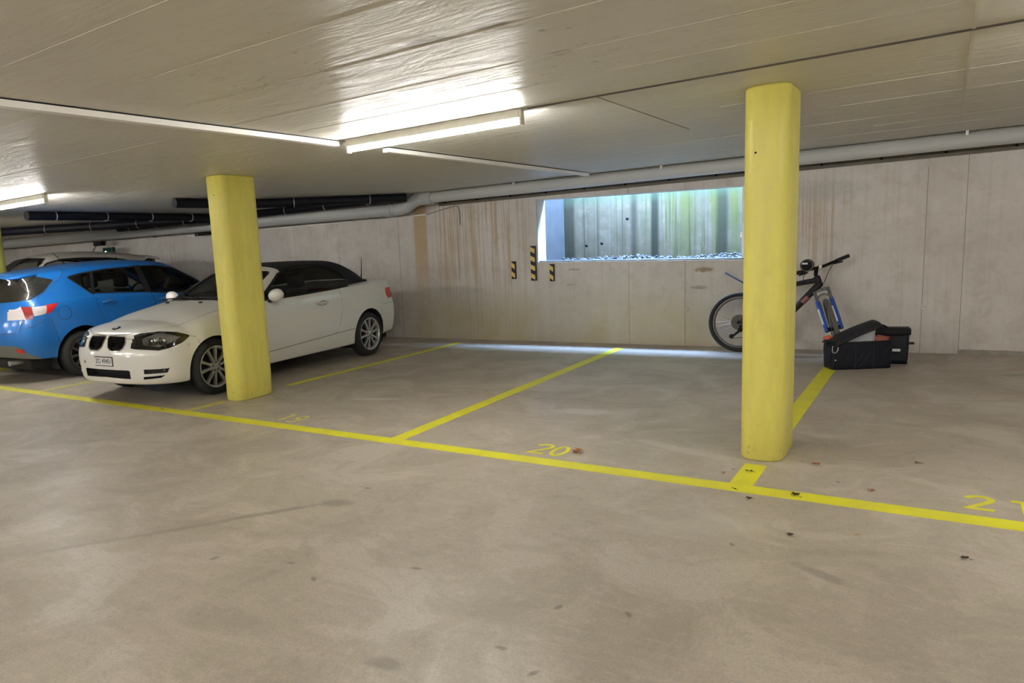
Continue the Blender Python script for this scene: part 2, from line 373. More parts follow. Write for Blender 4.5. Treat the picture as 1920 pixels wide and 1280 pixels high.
class Shell:
    """half body (y >= 0) as a grid, later cut and tagged"""
    def __init__(s, sp, nfan=24, du=.035, nv=5):
        xr, xf = sp['xs']; K = len(sp['y'])
        st = np.linspace(xr, xf, int((xf - xr) / du))
        cols = []
        phis = np.linspace(90, 0, nfan)[:-1]
        def ctl(x):
            return [(x, float(cv(sp['y'][k], x)), float(cv(sp['z'][k], x))) for k in range(K)]
        R0, F0 = ctl(xr), ctl(xf)
        def fan(base, ends, ph, ns):
            out = []
            for k in range(K):
                e = 2.0 / ns[k]
                sn, cs = math.sin(math.radians(ph)) ** e, math.cos(math.radians(ph)) ** e
                x0, y0, z0 = base[k]; x1, z1 = ends[k]
                out.append((x0 + (x1 - x0) * sn, y0 * cs, z0 + (z1 - z0) * math.sin(math.radians(ph)) ** 1.5))
            return out
        for ph in phis: cols.append(fan(R0, sp['rear'], ph, sp['nr']))
        for x in st: cols.append(ctl(x))
        for ph in phis[::-1]: cols.append(fan(F0, sp['front'], ph, sp['nf']))
        cols = np.array(cols)                       # U x K x 3
        vv = np.linspace(0, K - 1, (K - 1) * nv + 1)
        G = np.array([pchip(np.arange(K), c, vv) for c in cols])
        U, Vn = G.shape[:2]
        s.V = [tuple(p) for p in G.reshape(-1, 3)]
        s.F = []; s.T = []
        for i in range(U - 1):
            for j in range(Vn - 1):
                a = i * Vn + j
                s.F.append((a, a + 1, a + Vn + 1, a + Vn)); s.T.append('body')
        s.C = None
    def stats(s):
        """face centres, face normals, vertex normals"""
        A = np.array(s.V); C = np.zeros((len(s.F), 3)); FN = np.zeros((len(s.F), 3)); N = np.zeros_like(A)
        by = {}
        for i, f in enumerate(s.F): by.setdefault(len(f), []).append(i)
        for n, ids in by.items():
            I = np.array([s.F[i] for i in ids]); P = A[I]
            C[ids] = P.mean(1)
            d = P - P[:, :1]
            cr = np.cross(d, np.roll(d, -1, 1)).sum(1); FN[ids] = cr
            for k in range(n): np.add.at(N, I[:, k], cr)
        for X in (FN, N):
            L = np.linalg.norm(X, axis=1); L[L == 0] = 1; X /= L[:, None]
        return C, FN, N
    def centers(s): return s.stats()[0]
    def normals(s): C, FN, N = s.stats(); return N, FN
    def cut(s, gfun, ok=None):
        A = np.array(s.V); g = gfun(A)
        g = np.where(np.abs(g) < 1e-6, 1e-6, g)
        g = list(g); cache = {}
        nF, nT = [], []
        for i, f in enumerate(s.F):
            sg = [g[k] > 0 for k in f]
            if all(sg) or not any(sg) or (ok is not None and not ok[i]):
                nF.append(f); nT.append(s.T[i]); continue
            P, Q = [], []
            n = len(f)
            for a in range(n):
                u, v = f[a], f[(a + 1) % n]
                (P if g[u] > 0 else Q).append(u)
                if (g[u] > 0) != (g[v] > 0):
                    key = (min(u, v), max(u, v))
                    if key not in cache:
                        t = g[key[0]] / (g[key[0]] - g[key[1]])
                        p0, p1 = s.V[key[0]], s.V[key[1]]
                        s.V.append(tuple(p0[c] + (p1[c] - p0[c]) * t for c in range(3)))
                        g.append(0.0); cache[key] = len(s.V) - 1
                    P.append(cache[key]); Q.append(cache[key])
            for S in (P, Q):
                if len(S) > 2: nF.append(tuple(S)); nT.append(s.T[i])
        s.F, s.T = nF, nT
    def refine(s, mask):
        """split the marked four-sided faces into four, so small outlines stay crisp"""
        nF, nT, mid = [], [], {}
        def m(a, b):
            k = (min(a, b), max(a, b))
            if k not in mid: s.V.append(tuple((s.V[a][c] + s.V[b][c]) / 2 for c in range(3))); mid[k] = len(s.V) - 1
            return mid[k]
        for i, f in enumerate(s.F):
            if not mask[i] or len(f) != 4: nF.append(f); nT.append(s.T[i]); continue
            a, b, c, d = f; ab, bc, cd, da = m(a, b), m(b, c), m(c, d), m(d, a)
            s.V.append(tuple(sum(s.V[k][q] for k in f) / 4 for q in range(3))); o = len(s.V) - 1
            nF += [(a, ab, o, da), (ab, b, bc, o), (o, bc, c, cd), (da, o, cd, d)]; nT += [s.T[i]] * 4
        s.F, s.T = nF, nT
    def feature(s, name, view, poly, filt=None, trim=0, trimname=None, gap=0, frm=('body',), rnd=0, fine=0):
        ax = {'side': (0, 2), 'front': (1, 2), 'top': (0, 1)}[view]
        sd = lambda A: sdf(poly, A[:, ax[0]], A[:, ax[1]]) - rnd
        def okf():
            C, FN, _ = s.stats()
            m = np.array([t in frm for t in s.T])
            if filt is not None: m &= filt(C, FN)
            return m
        for k in range(fine):
            C = s.centers(); s.refine(okf() & (np.abs(sd(C)) < .055 / (k + 1)))
        edges = [0.0]
        if trim: edges.append(trim)
        if gap: edges = [-gap / 2, gap / 2]
        for e in edges: s.cut(lambda A: sd(A) - e, okf())
        m = okf(); C = s.centers(); d = sd(C)
        for i in range(len(s.F)):
            if not m[i]: continue
            if gap:
                if abs(d[i]) < gap / 2: s.T[i] = 'gap'
                elif d[i] < 0: s.T[i] = name
            elif d[i] < 0: s.T[i] = name
            elif trim and d[i] < trim: s.T[i] = trimname

def sdf(poly, x, y):
    P = np.array(poly, float); n = len(P)
    d = np.full(x.shape, 1e9); inside = np.zeros(x.shape, bool)
    for i in range(n):
        ax, ay = P[i]; bx, by = P[(i + 1) % n]
        ex, ey = bx - ax, by - ay
        t = np.clip(((x - ax) * ex + (y - ay) * ey) / (ex * ex + ey * ey + 1e-12), 0, 1)
        d = np.minimum(d, np.hypot(x - ax - ex * t, y - ay - ey * t))
        c = (ay > y) != (by > y)
        with np.errstate(divide='ignore', invalid='ignore'):
            xi = ax + (y - ay) * ex / (ey if ey != 0 else 1e-12)
        inside ^= c & (x < xi)
    return np.where(inside, -d, d)

def circ(cx, cz, r, n=28):
    return [(cx + r * math.cos(2 * PI * i / n), cz + r * math.sin(2 * PI * i / n)) for i in range(n)]
def S(*kv): return list(kv)
CABRIO = dict(
    xs=(-1.86, 1.62),
    y=[S((-1.86, .60), (0, .70), (1.62, .60)),
       S((-1.86, .76), (-1.33, .82), (0, .80), (1.33, .82), (1.62, .78)),
       S((-1.86, .80), (-1.33, .855), (0, .835), (1.33, .855), (1.62, .825)),
       S((-1.86, .82), (-1.33, .872), (0, .862), (1.33, .868), (1.62, .835)),
       S((-1.86, .80), (-1.33, .868), (0, .866), (1.33, .858), (1.62, .815)),
       S((-1.86, .74), (-1.33, .815), (0, .830), (.9, .815), (1.33, .79), (1.62, .74)),
       S((-1.86, .69), (-1.33, .765), (0, .785), (.75, .765), (1.0, .72), (1.33, .68), (1.62, .62)),
       S((-1.86, .58), (-1.5, .64), (-1.2, .69), (0, .70), (.5, .73), (.8, .62), (1.0, .56), (1.62, .47)),
       S((-1.86, .42), (-1.62, .50), (-1.45, .53), (-1.15, .545), (0, .575), (.3, .64), (.6, .69), (.8, .48), (1.62, .33)),
       S((-1.86, .21), (-1.2, .27), (0, .30), (.6, .36), (.85, .25), (1.62, .17)),
       S((-1.86, 0), (1.62, 0))],
    z=[S((-1.86, .26), (0, .20), (1.62, .20)),
       S((-1.86, .27), (-1.33, .21), (0, .195), (1.33, .19), (1.62, .20)),
       S((-1.86, .38), (-1.33, .33), (0, .30), (1.33, .31), (1.62, .32)),
       S((-1.86, .56), (0, .50), (1.33, .50), (1.62, .49)),
       S((-1.86, .80), (-1.33, .78), (0, .74), (1.0, .70), (1.33, .66), (1.62, .62)),
       S((-1.86, .955), (-1.33, .955), (-.6, .925), (0, .905), (.6, .885), (1.0, .84), (1.33, .79), (1.62, .725)),
       S((-1.86, .985), (-1.33, .98), (-.6, .95), (0, .93), (.7, .915), (1.0, .875), (1.33, .825), (1.62, .76)),
       S((-1.86, 1.0), (-1.6, 1.0), (-1.3, 1.09), (-1.1, 1.12), (-.4, 1.135), (0, 1.11), (.3, 1.05), (.62, .95), (.8, .93), (1.0, .905), (1.33, .85), (1.62, .785)),
       S((-1.86, 1.01), (-1.66, 1.015), (-1.4, 1.165), (-1.22, 1.26), (-1.1, 1.30), (-.7, 1.31), (-.3, 1.325), (.02, 1.30), (.3, 1.16), (.66, .965), (.8, .95), (1.0, .92), (1.33, .86), (1.62, .795)),
       S((-1.86, 1.015), (-1.68, 1.02), (-1.4, 1.205), (-1.22, 1.335), (-1.08, 1.378), (-.7, 1.385), (-.3, 1.39), (.04, 1.36), (.4, 1.20), (.74, .985), (.84, .96), (1.0, .932), (1.33, .868), (1.62, .80)),
       S((-1.86, 1.02), (-1.70, 1.02), (-1.4, 1.215), (-1.22, 1.35), (-1.08, 1.393), (-.7, 1.405), (-.3, 1.41), (.05, 1.375), (.45, 1.20), (.80, .985), (.88, .965), (1.0, .94), (1.33, .872), (1.62, .803))],
    front=[(1.92, .22), (2.05, .21), (2.085, .29), (2.09, .44), (2.06, .58), (2.01, .685), (1.985, .712), (1.94, .735), (1.87, .757), (1.80, .775), (1.72, .79)],
    rear=[(-2.05, .30), (-2.18, .29), (-2.22, .40), (-2.23, .58), (-2.18, .78), (-2.14, .955), (-2.12, .99), (-2.11, 1.005), (-2.05, 1.015), (-1.99, 1.02), (-1.93, 1.02)],
    nf=[2.6, 2.6, 2.7, 2.7, 2.6, 2.5, 2.4, 2.3, 2.2, 2.1, 2], nr=[2.4, 2.4, 2.4, 2.4, 2.2, 2.2, 2.2, 2.2, 2.2, 2.2, 2])

HATCH = dict(
    xs=(-1.72, 1.70),
    y=[S((-1.72, .62), (0, .70), (1.70, .62)),
       S((-1.72, .78), (-1.32, .84), (0, .80), (1.32, .83), (1.70, .76)),
       S((-1.72, .82), (-1.32, .868), (0, .84), (1.32, .86), (1.70, .80)),
       S((-1.72, .845), (-1.32, .878), (0, .865), (1.32, .87), (1.70, .81)),
       S((-1.72, .845), (-1.32, .875), (0, .872), (1.32, .86), (1.70, .78)),
       S((-1.72, .775), (-1.32, .835), (0, .835), (.9, .815), (1.32, .77), (1.70, .68)),
       S((-1.72, .735), (-1.32, .79), (0, .795), (.8, .775), (1.32, .67), (1.70, .58)),
       S((-1.72, .655), (-1.32, .70), (0, .715), (.6, .74), (1.1, .60), (1.70, .45)),
       S((-1.72, .565), (-1.32, .60), (-.3, .61), (.3, .625), (.7, .69), (1.0, .55), (1.70, .32)),
       S((-1.72, .33), (-.3, .36), (.6, .40), (1.0, .30), (1.70, .16)),
       S((-1.72, 0), (1.70, 0))],
    z=[S((-1.72, .28), (0, .20), (1.70, .20)),
       S((-1.72, .29), (-1.32, .22), (0, .20), (1.32, .19), (1.70, .20)),
       S((-1.72, .40), (-1.32, .35), (0, .32), (1.32, .31), (1.70, .32)),
       S((-1.72, .60), (0, .52), (1.32, .50), (1.70, .48)),
       S((-1.72, .86), (-1.32, .84), (0, .78), (1.0, .74), (1.32, .70), (1.70, .62)),
       S((-1.72, 1.02), (-1.32, 1.0), (-.6, .965), (0, .94), (.9, .90), (1.32, .82), (1.70, .72)),
       S((-1.72, 1.06), (-1.32, 1.03), (-.6, .99), (0, .965), (.9, .93), (1.32, .86), (1.70, .76)),
       S((-1.72, 1.19), (-1.32, 1.20), (-.6, 1.19), (0, 1.18), (.5, 1.09), (.9, .97), (1.32, .885), (1.70, .79)),
       S((-1.72, 1.32), (-1.32, 1.355), (-.8, 1.395), (-.3, 1.40), (.2, 1.35), (.6, 1.17), (1.0, .97), (1.32, .90), (1.70, .805)),
       S((-1.72, 1.365), (-1.32, 1.41), (-.8, 1.445), (-.3, 1.455), (.2, 1.41), (.65, 1.21), (1.08, .98), (1.32, .91), (1.70, .81)),
       S((-1.72, 1.375), (-1.32, 1.42), (-.8, 1.46), (-.3, 1.47), (.2, 1.425), (.7, 1.22), (1.14, .98), (1.32, .92), (1.70, .815))],
    front=[(2.05, .22), (2.20, .21), (2.26, .30), (2.27, .44), (2.22, .58), (2.12, .68), (2.08, .71), (2.02, .735), (1.95, .755), (1.88, .775), (1.80, .79)],
    rear=[(-1.95, .36), (-2.08, .33), (-2.15, .42), (-2.19, .58), (-2.155, .80), (-2.10, .985), (-2.085, 1.03), (-2.00, 1.19), (-1.985, 1.335), (-1.93, 1.365), (-1.84, 1.375)],
    nf=[2.4] * 8 + [2.2, 2.1, 2], nr=[3, 3, 3, 2.9, 2.7, 2.6, 2.6, 2.8, 3.2, 2.8, 2])

for _sp, _z0, _f in ((CABRIO, .95, .78),):
    for _k in range(len(_sp['z'])):
        _sp['z'][_k] = [(a, b if b < _z0 else _z0 + (b - _z0) * _f) for a, b in _sp['z'][_k]]
    for _n in ('front', 'rear'):
        _sp[_n] = [(a, b if b < _z0 else _z0 + (b - _z0) * _f) for a, b in _sp[_n]]
# ---------------------------------------------------------------- the room
YW, ZC = 9.165, 2.165
XL, XR, YF = -24.0, 6.0, -7.0
fl = struct(boxobj('floor', (XL, XR, YF, YW + .3, -.15, 0), 'floor'))
cl = struct(boxobj('ceiling', (XL, XR, YF, YW + .25, ZC, ZC + .22), 'ceil'))
# fins the shutter boards left on the ceiling, and its construction joint
for i, (y, x0, x1) in enumerate([(1.02, -9, 3), (1.50, -8, 3), (2.02, -2.9, 3), (2.06, -5.2, -3.6), (2.52, -3.2, 2.5), (3.05, -9, 2), (3.55, -3.4, 2.4), (5.15, -1.2, 1.2), (5.9, -.6, 2.6), (6.8, -2.2, -.2), (7.35, -.5, 1.4), (7.9, -2.6, .4), (.5, -9, 2), (2.6, -9.5, -6.2)]):
    boxobj('board_fin', (x0, x1, y - .0025, y + .0025, ZC - .0016, ZC + .001), 'seam', cl)
boxobj('joint', (-2.04, 4.5, 4.085, 4.105, ZC - .006, ZC + .001), 'joint', cl)
boxobj('joint', (-1.628, -1.618, 4.12, 6.0, ZC - .002, ZC + .001), 'wjoint', cl)
boxobj('joint', (.06, .075, 3.2, 7.4, ZC - .004, ZC + .001), 'seam', cl)

# back wall: backing slab with the window hole, cast panels with recessed joints in front
WX0, WX1, WZ0a, WZ0b, WZ1a, WZ1b = -4.482, -1.86, 1.098, 1.036, 1.931, 1.868
TH = .25
def winz(x, a, b): return a + (b - a) * (x - WX0) / (WX1 - WX0)
wb = thing('wall_back', '', '', (0, 0, 0)); del wb['label']; del wb['category']; struct(wb)
joints = [XL, -20.1, -17.6, -15.1, -12.6, -10.1, -8.085, -6.84, -5.60, -4.482, -3.219, -2.524, -1.86, -.147, .174, 1.45, 2.7, 3.95, XR]
zt = ZC + .02
for i in range(len(joints) - 1):
    x0, x1 = joints[i] + .003, joints[i + 1] - .003
    def pan(z00, z01, z10, z11):
        dz = random.uniform(-.0015, .0015)
        v = [(x0, YW + dz, z00), (x1, YW + dz, z01), (x1, YW + dz, z11), (x0, YW + dz, z10)]
        v += [(a, YW + TH, c) for a, b, c in v]
        mobj('panel', v, [(0, 1, 2, 3), (7, 6, 5, 4), (0, 4, 5, 1), (1, 5, 6, 2), (2, 6, 7, 3), (3, 7, 4, 0)], 'wall', wb)
    if x0 >= WX0 and x1 <= WX1:
        pan(0, 0, winz(x0, WZ0a, WZ0b), winz(x1, WZ0a, WZ0b)); pan(winz(x0, WZ1a, WZ1b), winz(x1, WZ1a, WZ1b), zt, zt)
    else: pan(0, 0, zt, zt)
for j in joints[1:-1]:
    if WX0 < j < WX1:
        boxobj('joint', (j - .0045, j + .0045, YW + .005, YW + TH, 0, winz(j, WZ0a, WZ0b) - .001), 'wjoint', wb); boxobj('joint', (j - .0045, j + .0045, YW + .005, YW + TH, winz(j, WZ1a, WZ1b) + .001, zt), 'wjoint', wb)
    elif j not in (WX0, WX1): boxobj('joint', (j - .0045, j + .0045, YW + .005, YW + TH, 0, zt), 'wjoint', wb)
    else: boxobj('joint', (j - .0045, j + .0045, YW + .004, YW + TH, 0, zt), 'wall', wb)
for x, z in ((-.147, 1.925), (-.13, .47), (-3.19, .455), (-2.50, .45), (1.45, 1.9), (-8.085, .5), (-5.6, 1.3)):
    bm = bmesh.new(); lathe(bm, [(0.0001, -.001), (.014, -.001), (.015, -.004), (.030, -.004), (.032, .0), (.032, .02)], 'y', 20, (x, YW, z)); fin('tie_hole', bm, 'wall', wb, True)
# rough concrete kerb at the wall's foot on the right
bm = bmesh.new(); box(bm, .18, 5.9, YW - .035, YW + .01, 0, .047)
bmesh.ops.subdivide_edges(bm, edges=[e for e in bm.edges if abs(e.verts[0].co.x - e.verts[1].co.x) > 1], cuts=60)
for v in bm.verts:
    if v.co.z > .01: v.co.z += random.uniform(-.006, .004)
    if v.co.y < YW: v.co.y += random.uniform(-.006, .006)
struct(fin('baseboard_back', bm, plain('rough_kerb_concrete', (.30, .275, .235), .85, var=.35, scale=9)))
# dark sealing strip under the ceiling with its screws
ts = struct(boxobj('trim_1', (-6.05, 5.8, YW - .022, YW + .003, 1.974, 2.062), 'strip'))
for k in range(20):
    x = .526 + .5385 * (k - 12)
    if -6 < x < 5.7:
        bm = bmesh.new(); lathe(bm, [(.0001, -.016), (.012, -.016), (.012, .0)], 'y', 10, (x, YW - .018, 2.016)); fin('screw', bm, 'black', ts, True)
for nm, b in (('wall_left', (XL - .2, XL, YF, YW + .25, 0, ZC)), ('wall_right', (XR, XR + .2, YF, YW + .25, 0, ZC)), ('wall_front', (XL, XR, YF - .2, YF, 0, ZC))):
    struct(boxobj(nm, b, 'wall'))

# light well behind the window: algae stained walls and gravel bed, colours darkened to offset the strong daylight, open to the sky
lw = thing('wall_light_well', '', ''); del lw['label']; del lw['category']; struct(lw)
WY0, WY1, WT = YW + TH, 10.07, 2.95
boxobj('back_panel', (-4.482, -1.2, WY1, WY1 + .15, .6, WT), 'well', lw)
boxobj('side_panel', (-4.65, -4.486, WY0, WY1 + .15, .6, WT), plain('darkened_side_concrete', (.036, .038, .039), .8, var=.35, scale=5, spec=.2), lw)  # left side wall coloured very dark to offset the strong daylight
boxobj('side_panel', (-1.2, -1.05, WY0, WY1 + .15, .6, WT), 'well', lw)
boxobj('front_panel', (-4.482, -1.2, WY0 - .02, WY0 + .05, ZC + .1, WT), 'well', lw)
boxobj('base', (-4.48, -1.2, WY0, WY1, .6, .98), 'well', lw)
for x, z in ((-4.15, 1.28), (-3.92, 1.30), (-3.55, 1.62)):
    bm = bmesh.new(); lathe(bm, [(.0001, -.0006), (.024, -.0006), (.024, .01)], 'y', 14, (x, WY1, z)); fin('tie_hole', bm, 'black', lw, True)
# gravel bed
bm = bmesh.new()
base = bmesh.new(); bmesh.ops.create_icosphere(base, subdivisions=1, radius=1)
bv = [v.co.copy() for v in base.verts]; bf = [[v.index for v in f.verts] for f in base.faces]; base.free()
V, F = [], []
for k in range(1500):
    x = random.uniform(-4.44, -1.24); y = random.uniform(WY0 + .01, WY1 - .02); u = (y - WY0) / (WY1 - WY0)
    top = winz(x, WZ0a, WZ0b) - .055 + .078 * u + .02 * math.sin(x * 5) * u
    z = top + random.uniform(-.03, .012); s = random.uniform(.012, .028); n0 = len(V)
    a, b, c = s * random.uniform(.8, 1.3), s * random.uniform(.8, 1.3), s * random.uniform(.5, .9)
    V += [(x + p.x * a, y + p.y * b, z + p.z * c) for p in bv]; F += [[n0 + i for i in f] for f in bf]
k = NT('gravel_stones'); isl = k.n('ShaderNodeNewGeometry').outputs['Random Per Island']
k.put(k.p.inputs['Base Color'], k.mix(k.ramp(isl, 0, 1, 0, 1, False), (.001, .001, .001), (.060, .062, .064))); k.p.inputs['Roughness'].default_value = .7
gr = mobj('gravel', V, F, k.m); gr['kind'] = 'stuff'; tag(gr, 'pebble gravel bed in the light well behind the window sill', 'gravel')
boxobj('gravel_bed', (-4.48, -1.2, WY0, WY1, .98, 1.01), 'joint', lw)
# window: sill strip darkened to hold back the daylight, and slim white frame on the right-hand reveal
wn = thing('window_1', '', ''); del wn['label']; del wn['category']; struct(wn)
v = [(WX0 + .002, YW + .02, WZ0a), (WX1 - .002, YW + .02, WZ0b), (WX1 - .002, YW + TH, WZ0b), (WX0 + .002, YW + TH, WZ0a)]
v = v + [(a, b, c + .012) for a, b, c in v]
mobj('window_sill', v, [(3, 2, 1, 0), (4, 5, 6, 7), (0, 1, 5, 4), (1, 2, 6, 5), (2, 3, 7, 6), (3, 0, 4, 7)], plain('darkened_sill', (.045, .045, .045), .6, var=.15, scale=14), wn)
boxobj('reveal_dark_sheet', (WX0 + .0005, WX0 + .004, YW + .004, YW + TH, WZ0a + .012, WZ1a - .002), plain('darkened_reveal', (.022, .022, .022), .9, var=.2, scale=8, spec=.1), wn)  # added thin sheet, near black to tone down daylight on the jamb
boxobj('frame_upright', (WX1 - .035, WX1 - .002, YW + .04, YW + .09, WZ0b + .013, WZ1b - .003), 'frame', wn)
boxobj('hinge', (WX1 - .052, WX1 - .035, YW + .045, YW + .07, 1.29, 1.35), 'steel', wn)

# ---------------------------------------------------------------- columns
def column(x, label, pits):
    t = thing('column', label, 'column', (x, 0, 0), 0, 'yellow concrete columns')
    w, y0, y1 = .238, 4.612, 5.062
    poly = []
    for (px, py) in roundpoly(w, y1 - y0, .075, 6):
        yy = py + (y0 + y1) / 2
        if py < 0: yy -= .022 * (1 - (px / (w / 2)) ** 2)      # softly bowed ends
        else: yy += .022 * (1 - (px / (w / 2)) ** 2)
        poly.append((px, yy))
    bm = bmesh.new(); n = len(poly); zs = [0, .012, .3, .8, 1.4, 1.9, ZC - .012, ZC - .001]; ins = [.006, 0, 0, 0, 0, 0, 0, .006]
    rings = [[bm.verts.new((px - ins[j] * (1 if px > 0 else -1), py - ins[j] * (1 if py > (y0 + y1) / 2 else -1), z)) for px, py in poly] for j, z in enumerate(zs)]
    for j in range(len(zs) - 1):
        for i in range(n): bm.faces.new((rings[j][i], rings[j][(i + 1) % n], rings[j + 1][(i + 1) % n], rings[j + 1][i]))
    bm.faces.new(rings[0][::-1]); bm.faces.new(rings[-1])
    fin('shaft', bm, 'col', t, True)
    for px, py, z in pits:
        bm = bmesh.new(); lathe(bm, [(.0001, -.0015), (.006, -.0015), (.008, .004)], 'y', 8, (px, py, z)); fin('drill_hole', bm, 'black', t, True)
    return t
column(-.833, 'yellow concrete column standing before the bicycle and its black bags', [(-.045, 4.594, 1.80)])
column(-5.592, 'yellow concrete column standing before the white convertible', [(.03, 4.594, 1.98)])
column(-10.86, 'yellow concrete column beside the blue hatchback, mostly out of frame', [])

# ---------------------------------------------------------------- floor paint
def strip(name, x0, x1, y0, y1, m, label, skew=0, z=.0015):
    v = [(x0, y0, 0), (x1, y0, 0), (x1 + skew, y1, 0), (x0 + skew, y1, 0)]
    v += [(a, b, z) for a, b, c in v]
    o = mobj(name, v, [(3, 2, 1, 0), (4, 5, 6, 7), (0, 1, 5, 4), (1, 2, 6, 5), (2, 3, 7, 6), (3, 0, 4, 7)], m)
    return tag(o, label, 'line marking', 'yellow parking bay lines')
LW = .118
strip('parking_line', -17, 5.5, 3.985, 4.112, 'line', 'long yellow line painted across the front of all the bays')
strip('parking_line', -3.245, -3.125, 4.113, 8.80, 'line', 'yellow bay line between the numbers 19 and 20, running to the wall', -.03)
strip('parking_line', -.895, -.775, 4.113, 4.515, 'line', 'short yellow dash between the front line and the bicycle-side column')
strip('parking_line', -.895, -.775, 5.09, 8.3, 'line', 'yellow bay line from the column to the black pannier bags', 0)
strip('parking_line', -5.71, -5.60, 4.113, 4.56, 'worn', 'short worn yellow dash in front of the column by the convertible')
strip('parking_line', -5.695, -5.595, 5.42, 8.80, 'line', 'yellow bay line beside the white convertible, starting behind its column', .06)
strip('parking_line', -8.40, -8.29, 4.113, 8.80, 'worn', 'worn yellow bay line between the convertible and the blue hatchback', -.12)
strip('parking_line', -10.92, -10.80, 5.12, 8.80, 'worn', 'yellow bay line behind the column beside the blue hatchback')

# bay numbers, hand-painted strokes
def arc(cx, cy, rx, ry, a0, a1, n=10): return [(cx + rx * math.cos(math.radians(a0 + (a1 - a0) * i / n)), cy + ry * math.sin(math.radians(a0 + (a1 - a0) * i / n))) for i in range(n + 1)]
DIG = {'2': [[(-.002, .170)] + arc(.052, .162, .046, .046, 150, -35, 10)[1:] + [(.004, .014), (.104, .014)]],
       '0': [arc(.052, .105, .040, .092, 90, 450, 24)],
       '1': [[(.0, .192), (.05, .192), (.05, .012)]],
       '9': [arc(.052, .150, .040, .052, 0, 360, 16), [(.092, .150), (.092, .10), (.075, .040), (.045, .012), (.008, .020)]]}
def stroke(bm, pts, w, z=.0016):
    n = len(pts); L, R = [], []
    closed = math.dist(pts[0], pts[-1]) < 1e-6
    for i, p in enumerate(pts):
        if closed: a, b = pts[(i - 1) % (n - 1)], pts[(i + 1) % (n - 1)]
        else: a, b = pts[max(i - 1, 0)], pts[min(i + 1, n - 1)]
        if not closed and 0 < i < n - 1:
            t1 = Vector((p[0] - a[0], p[1] - a[1])).normalized(); t2 = Vector((b[0] - p[0], b[1] - p[1])).normalized(); t = t1 + t2
            if t.length < 1e-4: t = t1
            t.normalize(); nrm = Vector((-t.y, t.x)); sc_ = min(1.8, 1 / max(.3, nrm.dot(Vector((-t1.y, t1.x)))))
        else:
            t = Vector((b[0] - a[0], b[1] - a[1])).normalized(); nrm = Vector((-t.y, t.x)); sc_ = 1
        q = Vector(p); L.append(q + nrm * w / 2 * sc_); R.append(q - nrm * w / 2 * sc_)
    up = [(bm.verts.new((*l, z)), bm.verts.new((*r, z))) for l, r in zip(L, R)]; dn = [(bm.verts.new((*l, 0)), bm.verts.new((*r, 0))) for l, r in zip(L, R)]
    for i in range(n - 1):
        bm.faces.new((up[i][0], up[i][1], up[i + 1][1], up[i + 1][0])); bm.faces.new((up[i][0], up[i + 1][0], dn[i + 1][0], dn[i][0])); bm.faces.new((up[i + 1][1], up[i][1], dn[i][1], dn[i + 1][1]))
def number(x, y, txt, m, label, adv, w=.030, only=None, sx=1.0, sy=1.0):
    t = thing('bay_number', label, 'number', (x, y, 0), 0, 'bay numbers painted on the floor')
    for k, ch in enumerate(txt):
        bm = bmesh.new()
        for pts in DIG[ch]: stroke(bm, [(p[0] * sx, p[1] * sy) for p in pts], w)
        o = fin('digit', bm, m, t); o.location = (k * adv, 0, 0)
    return t
number(.150, 4.205, '21', 'line', 'yellow number 21 painted on the floor, cut off by the right frame edge', .172)
number(-2.170, 4.185, '20', 'line', 'yellow number 20 painted on the floor beside a brown leaf', .130, .028, sy=1.1, sx=1.05)
number(-4.565, 4.168, '19', 'worn2', 'worn yellow number 19 painted on the floor', .135, .024, sy=1.12, sx=1.0)

# ---------------------------------------------------------------- ceiling services
def luminaire(xr, y, label, seen=True):
    t = thing('batten_lamp', label, 'lamp', (xr, y, ZC), 0, 'fluorescent batten lamps on the ceiling')
    L = 1.385
    boxobj('housing', (-L + .012, -.012, -.03, .03, -.050, 0), 'housing', t, .004)
    for x in (-L, -.014):
        h = boxobj('lamp_holder', (x, x + .014, -.022, .022, -.092, 0), 'housing', t, .003)
    bm = bmesh.new(); tube(bm, [(-L + .014, 0, -.072), (-.014, 0, -.072)], .0135, 14); fin('tube', bm, 'tube', t, True)
    return t
luminaire(-2.075, 4.095, 'lit fluorescent batten on the ceiling between the two white ducts')
luminaire(-7.64, 4.095, 'lit fluorescent batten on the ceiling at the left frame edge')
for x in (1.88, 4.6, -11.6, -16.4): luminaire(x, 4.095, 'unseen fluorescent batten lamp added on the ceiling outside the frame')  # row carried on out of view, right-hand lamps added to brighten the wall
for x in (2.69, .31, -2.07, -4.45, -6.83, -9.2, -11.6, -16.4): luminaire(x, -1.2, 'unseen fluorescent batten lamp added on the ceiling outside the frame')  # unseen row behind the camera, added as fill light
for x in (2.69, -2.07, -6.83, -11.6): luminaire(x, -4.6, 'unseen fluorescent batten lamp added on the ceiling outside the frame')  # further unseen row, added to lift the general light
for y0, y1, lb in ((-6.8, 4.05, 'long white cable duct on the ceiling, from the aisle to the lit lamp'), (4.62, 8.62, 'white cable duct on the ceiling from the lit lamp to the grey pipe')):
    t = thing('cable_duct', lb, 'duct', (-3.525, 0, ZC), 0, 'white cable ducts on the ceiling')
    boxobj('cover', (-.028, .028, y0, y1, -.040, -.008), 'duct', t, .003); boxobj('shadow_gap_strip', (-.022, .022, y0, y1, -.008, 0), 'black', t)  # black strip above the cover draws the shadow line at the ceiling
